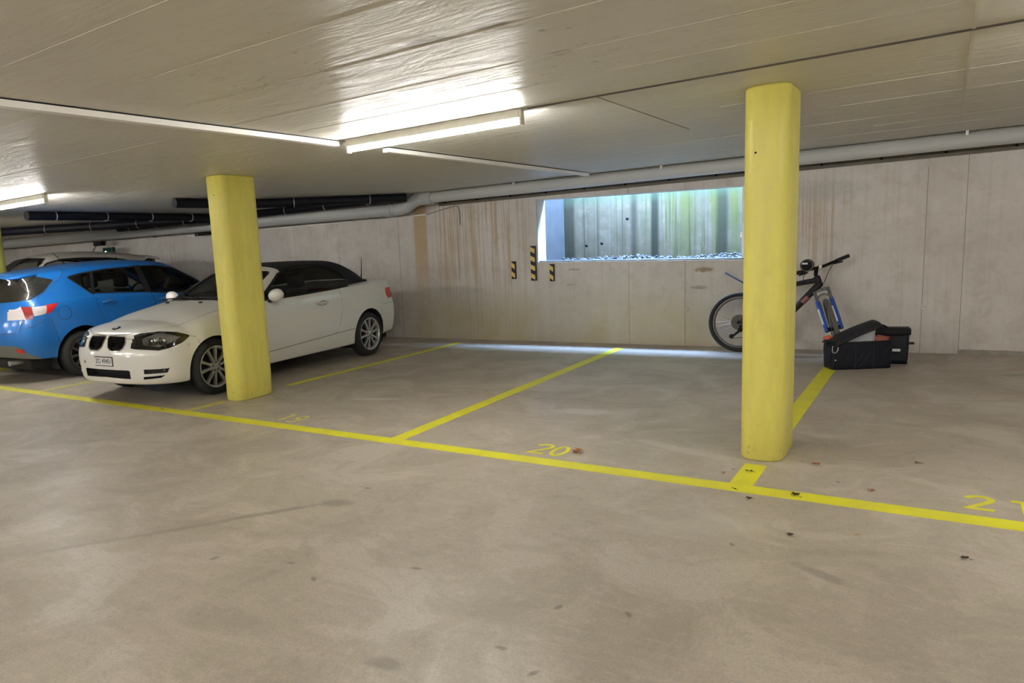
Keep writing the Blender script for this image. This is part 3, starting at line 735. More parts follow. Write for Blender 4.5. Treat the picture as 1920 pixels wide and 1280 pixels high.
# grey drain pipe along the wall with an offset bend, clamps on top
t = thing('drain_pipe', 'grey drain pipe under the ceiling along the back wall with an offset bend', 'pipe', (0, 0, 0))
PY, ZU, ZL, ru, rl = 8.84, 2.086, 1.976, .076, .100
def arcpath(pts, r=.12, n=6):
    P = [Vector(p) for p in pts]; out = [P[0]]
    for i in range(1, len(P) - 1):
        a, b, c = P[i - 1], P[i], P[i + 1]; u = (a - b).normalized(); v = (c - b).normalized()
        d = min(r, (a - b).length * .45, (c - b).length * .45)
        for k in range(n + 1):
            s = k / n; out.append((b + u * d) * (1 - s) ** 2 + b * 2 * s * (1 - s) + (b + v * d) * s ** 2)
    return out + [P[-1]]
tubeobj('straight_run', [(-6.16, PY, ZU), (5.9, PY, ZU)], ru, 'pipe', t, 24)
tubeobj('straight_run', [(-23.9, PY - .2, ZL + .10), (-15, PY - .1, ZL + .06), (-6.62, PY, ZL)], rl, 'pipe', t, 24)
bm = bmesh.new(); tube(bm, arcpath([(-6.02, PY, ZU), (-6.24, PY, ZU), (-6.44, PY, ZL), (-6.72, PY, ZL)], .1), [.094] * 4 + [.096] * 12, 24); fin('bend', bm, 'pipe', t, True)
tubeobj('collar', [(-6.06, PY, ZU), (-5.95, PY, ZU)], .098, 'pipe', t, 24); tubeobj('collar', [(-6.78, PY, ZL), (-6.66, PY, ZL)], .112, 'pipe', t, 24)
for x in (.14, -2.68, -4.6, 2.6):
    boxobj('clamp', (x - .012, x + .012, PY - .10, PY - .055, ZU + .04, ZC), 'frame', t)
for x in (-8.2, -10.2, -12.6):
    bm = bmesh.new(); tube(bm, [(x, PY + rl * 1.02 * math.cos(a), ZL + .012 + rl * 1.02 * math.sin(a)) for a in [2 * PI * i / 20 for i in range(20)]], .006, 6, False, True); tube(bm, [(x, PY, ZL + .1), (x, PY, ZC)], .006, 6); fin('clamp', bm, 'steel', t, True)
def bpipe(label, pts, r, clamps):
    t = thing('waste_pipe', label, 'pipe', (0, 0, 0), 0, 'black pipes under the ceiling')
    tubeobj('run', arcpath(pts, .18), r, 'bpipe', t, 16)
    P = [Vector(p) for p in pts]
    for a, b, c in zip(pts[:-1], pts[1:], [1] * 9):
        a, b = Vector(a), Vector(b); d = (b - a); n = max(1, int(d.length / .8))
        if d.length < .5: continue
        for i in range(n):
            q = a + d * (i + .5) / n; dn = d.normalized(); sd = dn.cross(Vector((0, 0, 1))).normalized()
            bm = bmesh.new(); tube(bm, [q + sd * (r * 1.08 * math.cos(2 * PI * k / 16)) + Vector((0, 0, 1)) * (r * 1.08 * math.sin(2 * PI * k / 16)) for k in range(16)], .008, 6, False, True)
            tube(bm, [q + Vector((0, 0, r)), (q.x, q.y, ZC)], .006, 6); fin('pipe_clamp', bm, 'steel', t, True)
zb = ZC - .062
bpipe('black waste pipe running from the aisle to the wall, left of the left column', [(-9.88, 5.0, zb), (-10.12, 8.2, zb), (-10.12, 8.5, zb)], .060, 1)
bpipe('black waste pipe slanting under the ceiling above the pale hatchback', [(-15.4, 5.3, zb - .02), (-13.1, 6.55, zb - .02), (-10.25, 8.28, zb - .02)], .070, 1)
bpipe('black waste pipe bending to the wall behind the convertible, under the ceiling', [(-7.72, 5.75, zb), (-7.60, 6.95, zb), (-6.25, 8.60, zb)], .060, 1)
bpipe('long black waste pipe beside the grey pipe over the parked cars', [(-13.4, 8.58, zb + .004), (-6.5, 8.60, zb + .004)], .058, 1)
tubeobj('conduit', [(-12, YW - .012, 1.872), (-6.30, YW - .012, 1.872)], .011, 'duct'); tag(bpy.data.objects['conduit'], 'thin white conduit on the back wall just below the grey pipe', 'conduit')
t = thing('wall_cable', 'thin grey cable looping on the wall under the pipe bend', 'cable')
tubeobj('run', arcpath([(-6.28, YW - .008, 1.872), (-5.95, YW - .008, 1.93), (-5.75, YW - .008, 1.96), (-5.70, YW - .008, 1.90), (-5.70, YW - .008, 1.68)], .08), .005, 'grey', t, 8)
# dangling sign box, wall brackets
t = thing('exit_sign', 'small dark green sign box hanging by a wire over the pale hatchback', 'sign', (-14.2, 8.82, 1.70))
boxobj('case', (-.17, .17, -.04, .04, -.07, .07), 'sign', t, .008); boxobj('face', (-.16, .16, -.046, -.041, -.06, .06), plain('sign_face', (.012, .05, .04), .2), t)
bm = bmesh.new(); lathe(bm, [(.0001, -.004), (.03, -.004), (.032, .0)], 'y', 14, (-.06, -.047, -.03)); fin('lamp_spot', bm, glow, t, True)
tubeobj('wire', [(-.02, 0, .07), (-.06, 0, .15), (-.08, 0, .21)], .005, 'grey', t, 6)
t = thing('junction_box', 'small black box under the grey pipe left of the sign', 'box', (-14.5, 8.80, 1.865)); boxobj('case', (-.16, .16, -.05, .05, -.045, .045), 'black', t, .01); boxobj('cover', (-.14, .14, -.056, -.05, -.035, .035), 'bpipe', t); tubeobj('gland', [(.16, 0, 0), (.24, 0, .03)], .014, 'black', t, 8)
t = thing('pipe_bracket', 'small black bracket under the grey pipe left of the left column', 'bracket', (-11.15, 8.86, 1.872)); boxobj('arm', (-.2, .22, -.03, .03, -.03, .03), 'black', t, .006); bm = bmesh.new(); lathe(bm, [(.0001, -.004), (.018, -.004), (.018, .0)], 'y', 10, (-.12, -.031, 0)); fin('bolt', bm, 'steel', t, True)
t = thing('hanging_hose', 'black hose hanging on the back wall beside the left column', 'hose', (-11.10, YW - .05, 0))
tubeobj('hose', arcpath([(0, 0, 1.74), (.02, .01, 1.6), (-.015, 0, 1.45), (.02, .0, 1.30), (.01, 0, 1.1)], .05), .030, 'black', t, 10); boxobj('hook', (-.02, .02, -.02, .05, 1.73, 1.76), 'steel', t)

# hazard strips at the window corner
def hazard(x0, x1, z0, z1, n, label, lean):
    t = thing('hazard_strip', label, 'safety strip', ((x0 + x1) / 2, YW, z0), 0, 'striped safety strips on the wall')
    w, h = x1 - x0, z1 - z0
    bm = bmesh.new(); box(bm, -w / 2, w / 2, -.022, 0, 0, h, .006); fin('backing', bm, 'hazb', t)
    for k in range(n):
        zc = h * (k + .5) / n; s = h / n * .26
        v = [(-w / 2 * .96, -.0235, zc - s - lean), (w / 2 * .55, -.0235, zc - s + lean), (w / 2 * .55, -.0235, zc + s + lean), (-w / 2 * .96, -.0235, zc + s - lean)]
        v += [(a, -.021, c) for a, b, c in v]
        mobj('stripe', v, [(0, 1, 2, 3), (4, 7, 6, 5), (0, 4, 5, 1), (1, 5, 6, 2), (2, 6, 7, 3), (3, 7, 4, 0)], 'hazy', t)
hazard(-4.885, -4.815, .875, 1.122, 2, 'short black and yellow strip on the wall, left of the three by the window', -.018)
hazard(-4.585, -4.50, .846, 1.322, 4, 'longest black and yellow strip, at the lower left window corner', -.015)
hazard(-4.305, -4.235, .832, 1.066, 2, 'short black and yellow strip on the wall just under the window sill', -.018)
# ---------------------------------------------------------------- cars
def emit_part(sh, N, sel, name, m, parent, side=0, off=0.0, recess=0.0):
    """side 0: both halves in one mesh; +1 left half; -1 mirrored right half"""
    V, F, NN = [], [], []
    def half(sgn):
        mp = {}
        faces = [sh.F[i] for i in sel]
        for f in faces:
            for k in f:
                if k not in mp:
                    mp[k] = len(V); p, n = sh.V[k], N[k].copy()
                    if abs(p[1]) < 1e-5: n[1] = 0; n /= (np.linalg.norm(n) or 1)
                    d = off - recess
                    V.append((p[0] + n[0] * d, sgn * (p[1] + n[1] * d), p[2] + n[2] * d)); NN.append((n[0], sgn * n[1], n[2]))
            g = [mp[k] for k in f]; F.append(g if sgn > 0 else g[::-1])
        if recess:
            cnt = {}
            for f in faces:
                for a, b in zip(f, f[1:] + f[:1]): cnt[(a, b)] = 1
            for (a, b) in list(cnt):
                if (b, a) in cnt: continue
                if abs(sh.V[a][1]) < 1e-5 and abs(sh.V[b][1]) < 1e-5: continue
                i0 = len(V)
                for k in (a, b):
                    p = sh.V[k]; V.append((p[0], sgn * p[1], p[2])); NN.append((N[k][0], sgn * N[k][1], N[k][2]))
                q = [i0, i0 + 1, mp[b], mp[a]]; F.append(q if sgn > 0 else q[::-1])
    if side >= 0: half(1)
    if side <= 0: half(-1)
    if not F: return None
    return mobj(name, V, F, m, parent, True, NN if not recess else None)

def wheel(parent, x, y, R, rim_r, width, m_rim, nsp, double, steer=0):
    sg = 1 if y > 0 else -1
    w = width / 2
    bm = bmesh.new()
    prof = [(rim_r - .004, -w * .82), (rim_r + .012, -w * .98), (rim_r + .04, -w), (R - .030, -w * .94), (R - .008, -w * .74), (R, -w * .45), (R, w * .45), (R - .008, w * .74), (R - .030, w * .94), (rim_r + .04, w), (rim_r + .012, w * .98), (rim_r - .004, w * .82), (rim_r - .004, -w * .82)]
    lathe(bm, prof, 'y', 44)
    t = fin('wheel', bm, 'rubber', parent, True); t.location = (x, y, R); t.rotation_euler = (0, 0, steer)
    f = sg * w
    bm = bmesh.new()
    lathe(bm, [(rim_r - .005, -f * .8), (rim_r + .004, f * .80), (rim_r + .006, f * .93), (rim_r - .006, f * .93), (rim_r - .016, f * .80), (rim_r - .02, f * .3)], 'y', 44)
    fin('rim', bm, m_rim, t, True)
    bm = bmesh.new(); lathe(bm, [(.0001, f * .30), (rim_r - .01, f * .30), (rim_r - .01, f * .1)], 'y', 32); fin('brake_disc', bm, 'under', t, True)
    bm = bmesh.new(); lathe(bm, [(.0001, f * .86), (.030, f * .86), (.036, f * .80), (.060, f * .76), (.064, f * .4)], 'y', 24); fin('hub', bm, m_rim, t, True)
    bm = bmesh.new()
    for k in range(5):
        a = 2 * PI * k / 5 + .3; box(bm, .043 * math.cos(a) - .007, .043 * math.cos(a) + .007, min(f * .76, f * .82), max(f * .76, f * .82), .043 * math.sin(a) - .007, .043 * math.sin(a) + .007)
    fin('wheel_bolts', bm, 'under', t)['kind'] = 'stuff'
    sp = None
    for k in range(nsp):
        if double: a = 2 * PI * (k // 2) / (nsp / 2) + (.27 if k % 2 else -.27) + .2
        else: a = 2 * PI * k / nsp + .2
        if sp is None:
            bm = bmesh.new(); r0, r1 = .045, rim_r - .004
            for (z, hw, y0, y1) in ((r0, .016, f * .55, f * .80), ((r0 + r1) / 2, .0135, f * .55, f * .86), (r1, .021, f * .55, f * .84)):
                pass
            prev = None
            for (z, hw, y0, y1) in ((r0, .018, f * .5, f * .78), (r0 * .45 + r1 * .55, .0135, f * .55, f * .86), (r1, .022, f * .55, f * .84)):
                q = [bm.verts.new(p) for p in ((-hw, y0, z), (-hw * .8, y1, z), (hw * .8, y1, z), (hw, y0, z))]
                if prev:
                    for i in range(4): bm.faces.new((prev[i], prev[(i + 1) % 4], q[(i + 1) % 4], q[i]))
                else: bm.faces.new(q)
                prev = q
            bm.faces.new(prev[::-1]); sp = fin('spoke', bm, m_rim, t); sp.rotation_euler = (0, a, 0)
        else:
            c = sp.copy(); COL.objects.link(c); c.parent = t; c.rotation_euler = (0, a, 0)
    return t

def seat(parent, x, y, zb, ht, head=True):
    bm = bmesh.new(); box(bm, x - .22, x + .26, y - .24, y + .24, zb, zb + .17, .05)
    s = fin('seat', bm, 'seat', parent, True)
    bm = bmesh.new(); r = bmesh.ops.create_cube(bm, size=1)
    for v in r['verts']: v.co = Vector((x - .27 + v.co.x * .13 - (v.co.z + .5) * .14, y + v.co.y * (.48 - .08 * (v.co.z + .5)), zb + .12 + (v.co.z + .5) * ht))
    bmesh.ops.bevel(bm, geom=list(bm.edges), offset=.04, segments=2, affect='EDGES'); fin('backrest', bm, 'seat', s, True)
    if head:
        bm = bmesh.new(); box(bm, x - .47, x - .37, y - .13, y + .13, zb + .12 + ht + .02, zb + .12 + ht + .20, .045); fin('headrest', bm, 'seat', s, True)

def mirror_part(parent, x, y, z, m, sg):
    bm = bmesh.new(); bmesh.ops.create_uvsphere(bm, u_segments=20, v_segments=12, radius=1)
    for v in bm.verts:
        px, py, pz = v.co
        v.co = Vector((x + px * (.075 if px > 0 else .03), y + sg * py * .115, z + pz * .072 + (.01 * py)))
    o = fin('wing_mirror', bm, m, parent, True)
    bm = bmesh.new(); tube(bm, [(x + .0, y - sg * .08, z - .05), (x + .02, y - sg * .16, z - .075)], .024, 10); fin('mirror_foot', bm, 'trim', o, True)
    bm = bmesh.new(); r = bmesh.ops.create_circle(bm, cap_ends=True, segments=20, radius=1)
    for v in bm.verts: v.co = Vector((x - .031, y + sg * v.co.x * .095, z + v.co.y * .056))
    fin('mirror_glass', bm, 'chrome', o)

def door_handle(parent, x, y, z, m, sg, L=.20):
    bm = bmesh.new(); tube(bm, [(x - L / 2, y - sg * .004, z), (x - L / 2 + .03, y + sg * .022, z + .004), (x, y + sg * .028, z + .006), (x + L / 2 - .03, y + sg * .022, z + .006), (x + L / 2, y - sg * .004, z + .004)], [.011, .013, .014, .013, .011], 10)
    o = fin('door_handle', bm, m, parent, True)
    bm = bmesh.new(); lathe(bm, [(.0001, 0), (.6, .05), (1, .28)], 'y', 20)
    for v in bm.verts: v.co = Vector((x - .01 + v.co.x * .075, y - sg * .010 + sg * v.co.y * .045 + .0, z - .002 + v.co.z * .032))
    fin('handle_recess', bm, plain('handle_recess_shade', (.30, .29, .27), .5), o, True)
    return o

def car_shell(t, spec, feats, parts, paint, cut_arches, scale=None):
    sh = Shell(spec)
    for fn in feats: fn(sh)
    for _ in ():
        pass
    N, FN = sh.normals()
    tags = {}
    for i, tg in enumerate(sh.T): tags.setdefault(tg, []).append(i)
    made = {}
    for tg, sel in tags.items():
        if tg == 'hole': continue
        nm, m, lat, off, rec = parts.get(tg, (tg, paint, False, 0, 0))
        if lat:
            made[tg] = [emit_part(sh, N, sel, nm, m, t, sd, off, rec) for sd in (1, -1)]
        else: made[tg] = [emit_part(sh, N, sel, nm, m, t, 0, off, rec)]
        if tg == 'gap': made[tg][0]['kind'] = 'stuff'
    return sh, made

def arch_liners(t, axles, R, y0=.50, y1=.80):
    for x in axles:
        for sg in (1, -1):
            bm = bmesh.new(); n = 18; a = [bm.verts.new((x + R * math.cos(PI * (k / n * 1.3 - .15)), sg * y0, .30 + R * math.sin(PI * (k / n * 1.3 - .15)))) for k in range(n + 1)]
            b = [bm.verts.new((v.co.x, sg * y1, v.co.z)) for v in a]
            for k in range(n): bm.faces.new((a[k], a[k + 1], b[k + 1], b[k]))
            bm.faces.new(a); fin('arch_liner', bm, 'under', t)

def plate_part(t, txt, w, h, M, size):
    bm = bmesh.new(); box(bm, -w / 2 - .008, w / 2 + .008, -h / 2 - .008, h / 2 + .008, -.006, .0, .003)
    for v in bm.verts: v.co = M @ v.co
    o = fin('number_plate', bm, 'black', t)
    bm = bmesh.new(); box(bm, -w / 2, w / 2, -h / 2, h / 2, 0, .003)
    for v in bm.verts: v.co = M @ v.co
    fin('plate_face', bm, 'plate', o)
    cu = bpy.data.curves.new('plate_text', 'FONT'); cu.body = txt; cu.size = size; cu.align_x = 'CENTER'; cu.align_y = 'CENTER'; cu.extrude = .0008
    ob = bpy.data.objects.new('plate_text', cu); COL.objects.link(ob); bpy.context.view_layer.update()
    me = bpy.data.meshes.new_from_object(ob.evaluated_get(bpy.context.evaluated_depsgraph_get())); bpy.data.objects.remove(ob)
    me.materials.clear(); me.materials.append(MT['ink'])
    me.transform(M @ Matrix.Translation((0, 0, .0035))); link(bpy.data.objects.new('plate_text', me), o)

Y_ = lambda lo=None, hi=None: (lambda C, FN: ((C[:, 1] > lo) if lo is not None else True) & ((C[:, 1] < hi) if hi is not None else np.ones(len(C), bool)))

# ------------------------------ the white convertible
def convertible():
    t = thing('convertible', 'white convertible with closed black soft top, nose towards the aisle', 'car', (-6.856, 6.0893, 0), -1.5286)
    t.scale = (1, .93, 1)
    R = .292
    glass = [(.545, .918), (.11, 1.165), (-.02, 1.198), (-.22, 1.222), (-.62, 1.226), (-.84, 1.19), (-.97, 1.10), (-1.02, 1.0), (-.96, .968), (-.62, .950), (0, .930)]
    ontop = lambda C, FN: C[:, 2] > .90
    fs = [
        lambda s: s.feature('hole', 'side', circ(1.33, .285, .330, 36), Y_(.5), fine=1),
        lambda s: s.feature('hole', 'side', circ(-1.33, .295, .338, 36), Y_(.5), fine=1),
        lambda s: s.feature('side_glass', 'side', glass, Y_(.35), trim=.022, trimname='wtrim', fine=1),
        lambda s: s.feature('windscreen', 'front', [(-.1, .955), (.60, .958), (.655, .985), (.61, 1.07), (.545, 1.185), (.50, 1.205), (0, 1.243), (-.1, 1.243)], lambda C, FN: (C[:, 0] > -.03) & (C[:, 0] < .95) & (FN[:, 0] > .1), trim=.012, trimname='wtrim2', fine=1),
        lambda s: s.feature('soft_top', 'side', [(.075, 1.185), (.045, 1.225), (.02, 1.40), (-1.1, 1.40), (-1.75, 1.15), (-1.69, 1.004), (-1.60, .988), (-1.3, .978), (-.95, .962), (0, .926), (.3, .92)], lambda C, FN: (C[:, 2] > .93) & ((C[:, 2] > .985) | (C[:, 0] > -1.6)), fine=1),
        lambda s: s.feature('cowl', 'top', [(.78, -.1), (.93, -.1), (.90, .45), (.80, .66), (.70, .70), (.70, .60), (.74, .4)], lambda C, FN: (C[:, 2] > .90) & (C[:, 2] < .975)),
        lambda s: s.feature('kidney', 'front', [(.048, .662), (.282, .657), (.298, .62), (.284, .584), (.25, .565), (.125, .565), (.075, .59)], lambda C, FN: C[:, 0] > 1.8, trim=.011, trimname='kidney_rim', rnd=.019, fine=2),
        lambda s: s.feature('lower_grille', 'front', [(-.1, .355), (.395, .356), (.39, .268), (0, .277), (-.1, .277)], lambda C, FN: C[:, 0] > 1.8, fine=1),
        lambda s: s.feature('fog_lamp', 'front', [(.565, .364), (.772, .362), (.757, .320), (.562, .318)], lambda C, FN: C[:, 0] > 1.7, fine=2),
        lambda s: s.feature('slot', 'front', [(.55, .290), (.740, .297), (.705, .273), (.545, .264)], lambda C, FN: C[:, 0] > 1.7, fine=2),
        lambda s: s.feature('headlamp', 'side', [(1.985, .674), (1.935, .700), (1.843, .711), (1.732, .692), (1.618, .650), (1.718, .603), (1.85, .567), (1.925, .551), (2.025, .572)], Y_(.40), trim=.010, trimname='lamp_trim', fine=1),
        lambda s: s.feature('tail_lamp', 'side', [(-1.80, .862), (-1.86, .872), (-2.4, .865), (-2.4, .74), (-1.93, .735), (-1.83, .722), (-1.775, .80)], Y_(.34), fine=1),
        lambda s: s.feature('indicator', 'side', circ(1.644, .563, .014, 10), Y_(.5), fine=1),
        lambda s: s.feature('sill', 'side', [(.99, .1), (.985, .30), (.80, .318), (-.985, .405), (-.99, .1)], Y_(.4), gap=.006),
        lambda s: s.feature('front_bumper', 'side', [(2.4, .1), (2.4, .664), (1.62, .652), (1.54, .63), (1.50, .5), (1.50, .1)], None, gap=.004),
        lambda s: s.feature('rear_bumper', 'side', [(-2.5, .1), (-2.5, .69), (-1.82, .662), (-1.62, .655), (-1.58, .4), (-1.56, .1)], None, gap=.005),
        lambda s: s.feature('door', 'side', [(.60, .93), (.625, .50), (.58, .30), (-.55, .35), (-.68, .45), (-.765, .70), (-.75, .975), (-.3, .99), (.3, .99)], Y_(.5), gap=.004),
        lambda s: s.feature('bonnet', 'top', [(2.02, -.1), (1.985, .30), (1.90, .50), (1.70, .655), (1.35, .69), (1.0, .715), (.76, .745), (.70, .70), (.80, .45), (.85, -.1)], lambda C, FN: (C[:, 2] > .685) & (FN[:, 2] > .25), gap=.005),
        lambda s: s.feature('boot_lid', 'top', [(-1.74, -.1), (-1.76, .50), (-1.95, .56), (-2.14, .54), (-2.3, .5), (-2.3, -.1)], lambda C, FN: C[:, 2] > .70, gap=.005),
    ]
    P = {'body': ('body', 'white', False, 0, 0), 'side_glass': ('side_glass', 'dglass', True, -.004, 0), 'windscreen': ('windscreen', 'wglass', False, -.003, 0), 'wtrim': ('window_trim', 'trim', True, 0, 0), 'wtrim2': ('windscreen_seal', 'trim', False, -.001, 0),
         'soft_top': ('soft_top', 'top', False, .006, 0), 'cowl': ('cowl', 'trim', False, -.008, 0), 'kidney': ('grille', 'black', True, 0, .03), 'kidney_rim': ('grille_rim', 'chrome', True, .004, 0), 'lower_grille': ('lower_grille', 'black', False, 0, .09),
         'fog_lamp': ('fog_lamp', 'slot', True, 0, .03), 'slot': ('air_slot', 'black', True, 0, .03), 'headlamp': ('headlamp', 'lens', True, -.002, 0), 'lamp_trim': ('headlamp_rim', 'black', True, -.002, 0), 'tail_lamp': ('tail_lamp', 'red', True, .002, 0), 'indicator': ('side_repeater', 'clear', True, .003, 0),
         'sill': ('sill', 'white', True, .003, 0), 'front_bumper': ('front_bumper', 'white', False, 0, 0), 'rear_bumper': ('rear_bumper', 'white', False, 0, 0), 'door': ('door', 'white', True, 0, 0), 'bonnet': ('bonnet', 'white', False, 0, 0), 'boot_lid': ('boot_lid', 'white', False, 0, 0), 'gap': ('shut_lines', 'wgap', False, -.003, 0)}
    sh, made = car_shell(t, CABRIO, fs, P, 'white', ())
    for sg in (1, -1):
        wheel(t, 1.33, sg * .755, R, .213, .195, 'alloy', 10, True); wheel(t, -1.33, sg * .760, R, .213, .195, 'alloy', 10, True)
        mirror_part(t, .47, sg * .945, .955, 'white', sg)
        door = made['door'][0 if sg > 0 else 1]
        door_handle(door, -.375, sg * .868, .790, 'white', sg, .22)
        # headlamp insides: dark bowl with two round projectors, pale outer reflector
        hl = made['headlamp'][0 if sg > 0 else 1]
        bm = bmesh.new(); P8 = [(1.90, .46, .66), (1.885, .47, .575), (1.85, .62, .565), (1.78, .72, .60), (1.68, .765, .645), (1.76, .70, .68), (1.83, .60, .70)]
        vv = [bm.verts.new((x, sg * y, z)) for x, y, z in P8]; c = bm.verts.new((1.74, sg * .60, .63))
        for k in range(len(vv)): bm.faces.new((vv[k], vv[(k + 1) % len(vv)], c))
        fin('lamp_bowl', bm, 'lamp', hl)
        bm = bmesh.new(); box(bm, 1.86, 1.93, min(sg * .46, sg * .56), max(sg * .46, sg * .56), .58, .655, .01); fin('lamp_shroud', bm, 'grey', hl)
        for (px, py, pz, r) in ((1.90, .585, .625, .036), (1.855, .665, .622, .038)):
            bm = bmesh.new(); lathe(bm, [(.0001, .016), (r * .6, .012), (r * .86, 0), (r, .006), (r * 1.05, -.04)], 'x', 22, (px, sg * py, pz)); fin('projector', bm, 'chrome', hl, True)
        bm = bmesh.new(); lathe(bm, [(.0001, .006), (.018, .005), (.021, .0), (.021, -.02)], 'x', 18, (1.885, sg * .70, .342))
        fin('fog_lens', bm, 'chrome', made['fog_lamp'][0 if sg > 0 else 1], True)
        seat(t, -.02, sg * .37, .34, .50)
    # kidney slats, centre badge, bumper plate, towing cap, aerial, wipers
    for sd, g in zip((1, -1), made['kidney']):
        bm = bmesh.new()
        for k in range(8): box(bm, 1.985, 2.03, min(sd * (.062 + .025 * k), sd * (.068 + .025 * k)), max(sd * (.062 + .025 * k), sd * (.068 + .025 * k)), .556, .664)
        fin('grille_bars', bm, 'black', g)
    M = Matrix.Translation((1.905, 0, .7525)) @ Matrix.Rotation(-.0, 4, 'X') @ Matrix.Rotation(.20, 4, 'Y')
    bm = bmesh.new(); lathe(bm, [(.0001, .003), (.034, .003), (.041, .005), (.042, -.004)], 'z', 28)
    for v in bm.verts: v.co = M @ v.co
    bd = fin('badge', bm, 'black', t, True)
    for k in range(4):
        bm = bmesh.new(); n = 7; pts = [(0, 0)] + [(.026 * math.cos(PI / 2 * (k + i / n)), .026 * math.sin(PI / 2 * (k + i / n))) for i in range(n + 1)]
        prism(bm, pts, .003, .0062, M); fin('badge_quarter', bm, 'bluep' if k % 2 else 'plate', bd)
    Mp = Matrix(((0, 0, 1, 2.094), (1, 0, 0, -.0), (0, 1, 0, .438), (0, 0, 0, 1)))
    plate_part(t, 'ZG 49401', .30, .080, Mp, .068)
    for y in (-.39,):
        bm = bmesh.new(); lathe(bm, [(.0001, .003), (.016, .003), (.017, -.01)], 'x', 12, (2.066, y, .42)); fin('towing_cap', bm, 'grey', t, True)
    tubeobj('aerial', [(-1.875, .30, .995), (-1.878, .30, 1.02), (-1.91, .30, 1.31)], [.013, .008, .0025], 'black', t, 8)
    for y0, y1 in ((-.05, .52), (-.55, .02)):
        tubeobj('wiper', [(.90, y0, .958), (.84, (y0 + y1) / 2, .972), (.83, y1, .972)], .008, 'black', t, 6)
    for sg in (.30, -.30):
        bm = bmesh.new(); box(bm, 1.02, 1.045, sg - .02, sg + .02, .925, .94, .004); fin('washer_jet', bm, 'black', t)
    cabin(t, -.95, .85, .66, .30, .84)
    arch_liners(t, (1.33, -1.33), .35)
    boxobj('underbody', (-2.0, 1.72, -.62, .62, .155, .26), 'under', t, .03)
    bm = bmesh.new(); box(bm, 1.72, 1.96, -.46, .46, .192, .212); fin('splitter', bm, 'under', t)
    bm = bmesh.new(); box(bm, -.95, -.80, -.55, .55, .50, .92, .05); fin('rear_bench', bm, 'seat', t, True)

def cabin(t, x0, x1, hw, zf, zb):
    bm = bmesh.new(); box(bm, x0, x1, -hw, hw, zf - .02, zf)
    for sg in (-1, 1): box(bm, x0, x1, min(sg * hw, sg * (hw - .03)), max(sg * hw, sg * (hw - .03)), zf, zb)
    c = fin('cabin_lining', bm, 'seat', t)
    bm = bmesh.new(); box(bm, x1 - .45, x1 - .05, -hw, hw, zf + .30, zb + .04, .05); fin('dashboard', bm, 'seat', t, True)
    bm = bmesh.new(); cx, cy, cz, r = x1 - .55, .37, zb + .02, .18
    tube(bm, [(cx + .05 * math.sin(a), cy + r * math.cos(a), cz + r * math.sin(a)) for a in [2 * PI * k / 28 for k in range(28)]], .014, 8, False, True)
    tube(bm, [(cx, cy - r, cz), (cx + .02, cy, cz), (cx, cy + r, cz)], .02, 8); tube(bm, [(cx + .02, cy, cz), (cx + .15, cy, cz - .06)], .03, 8)
    fin('steering_wheel', bm, 'black', t, True)

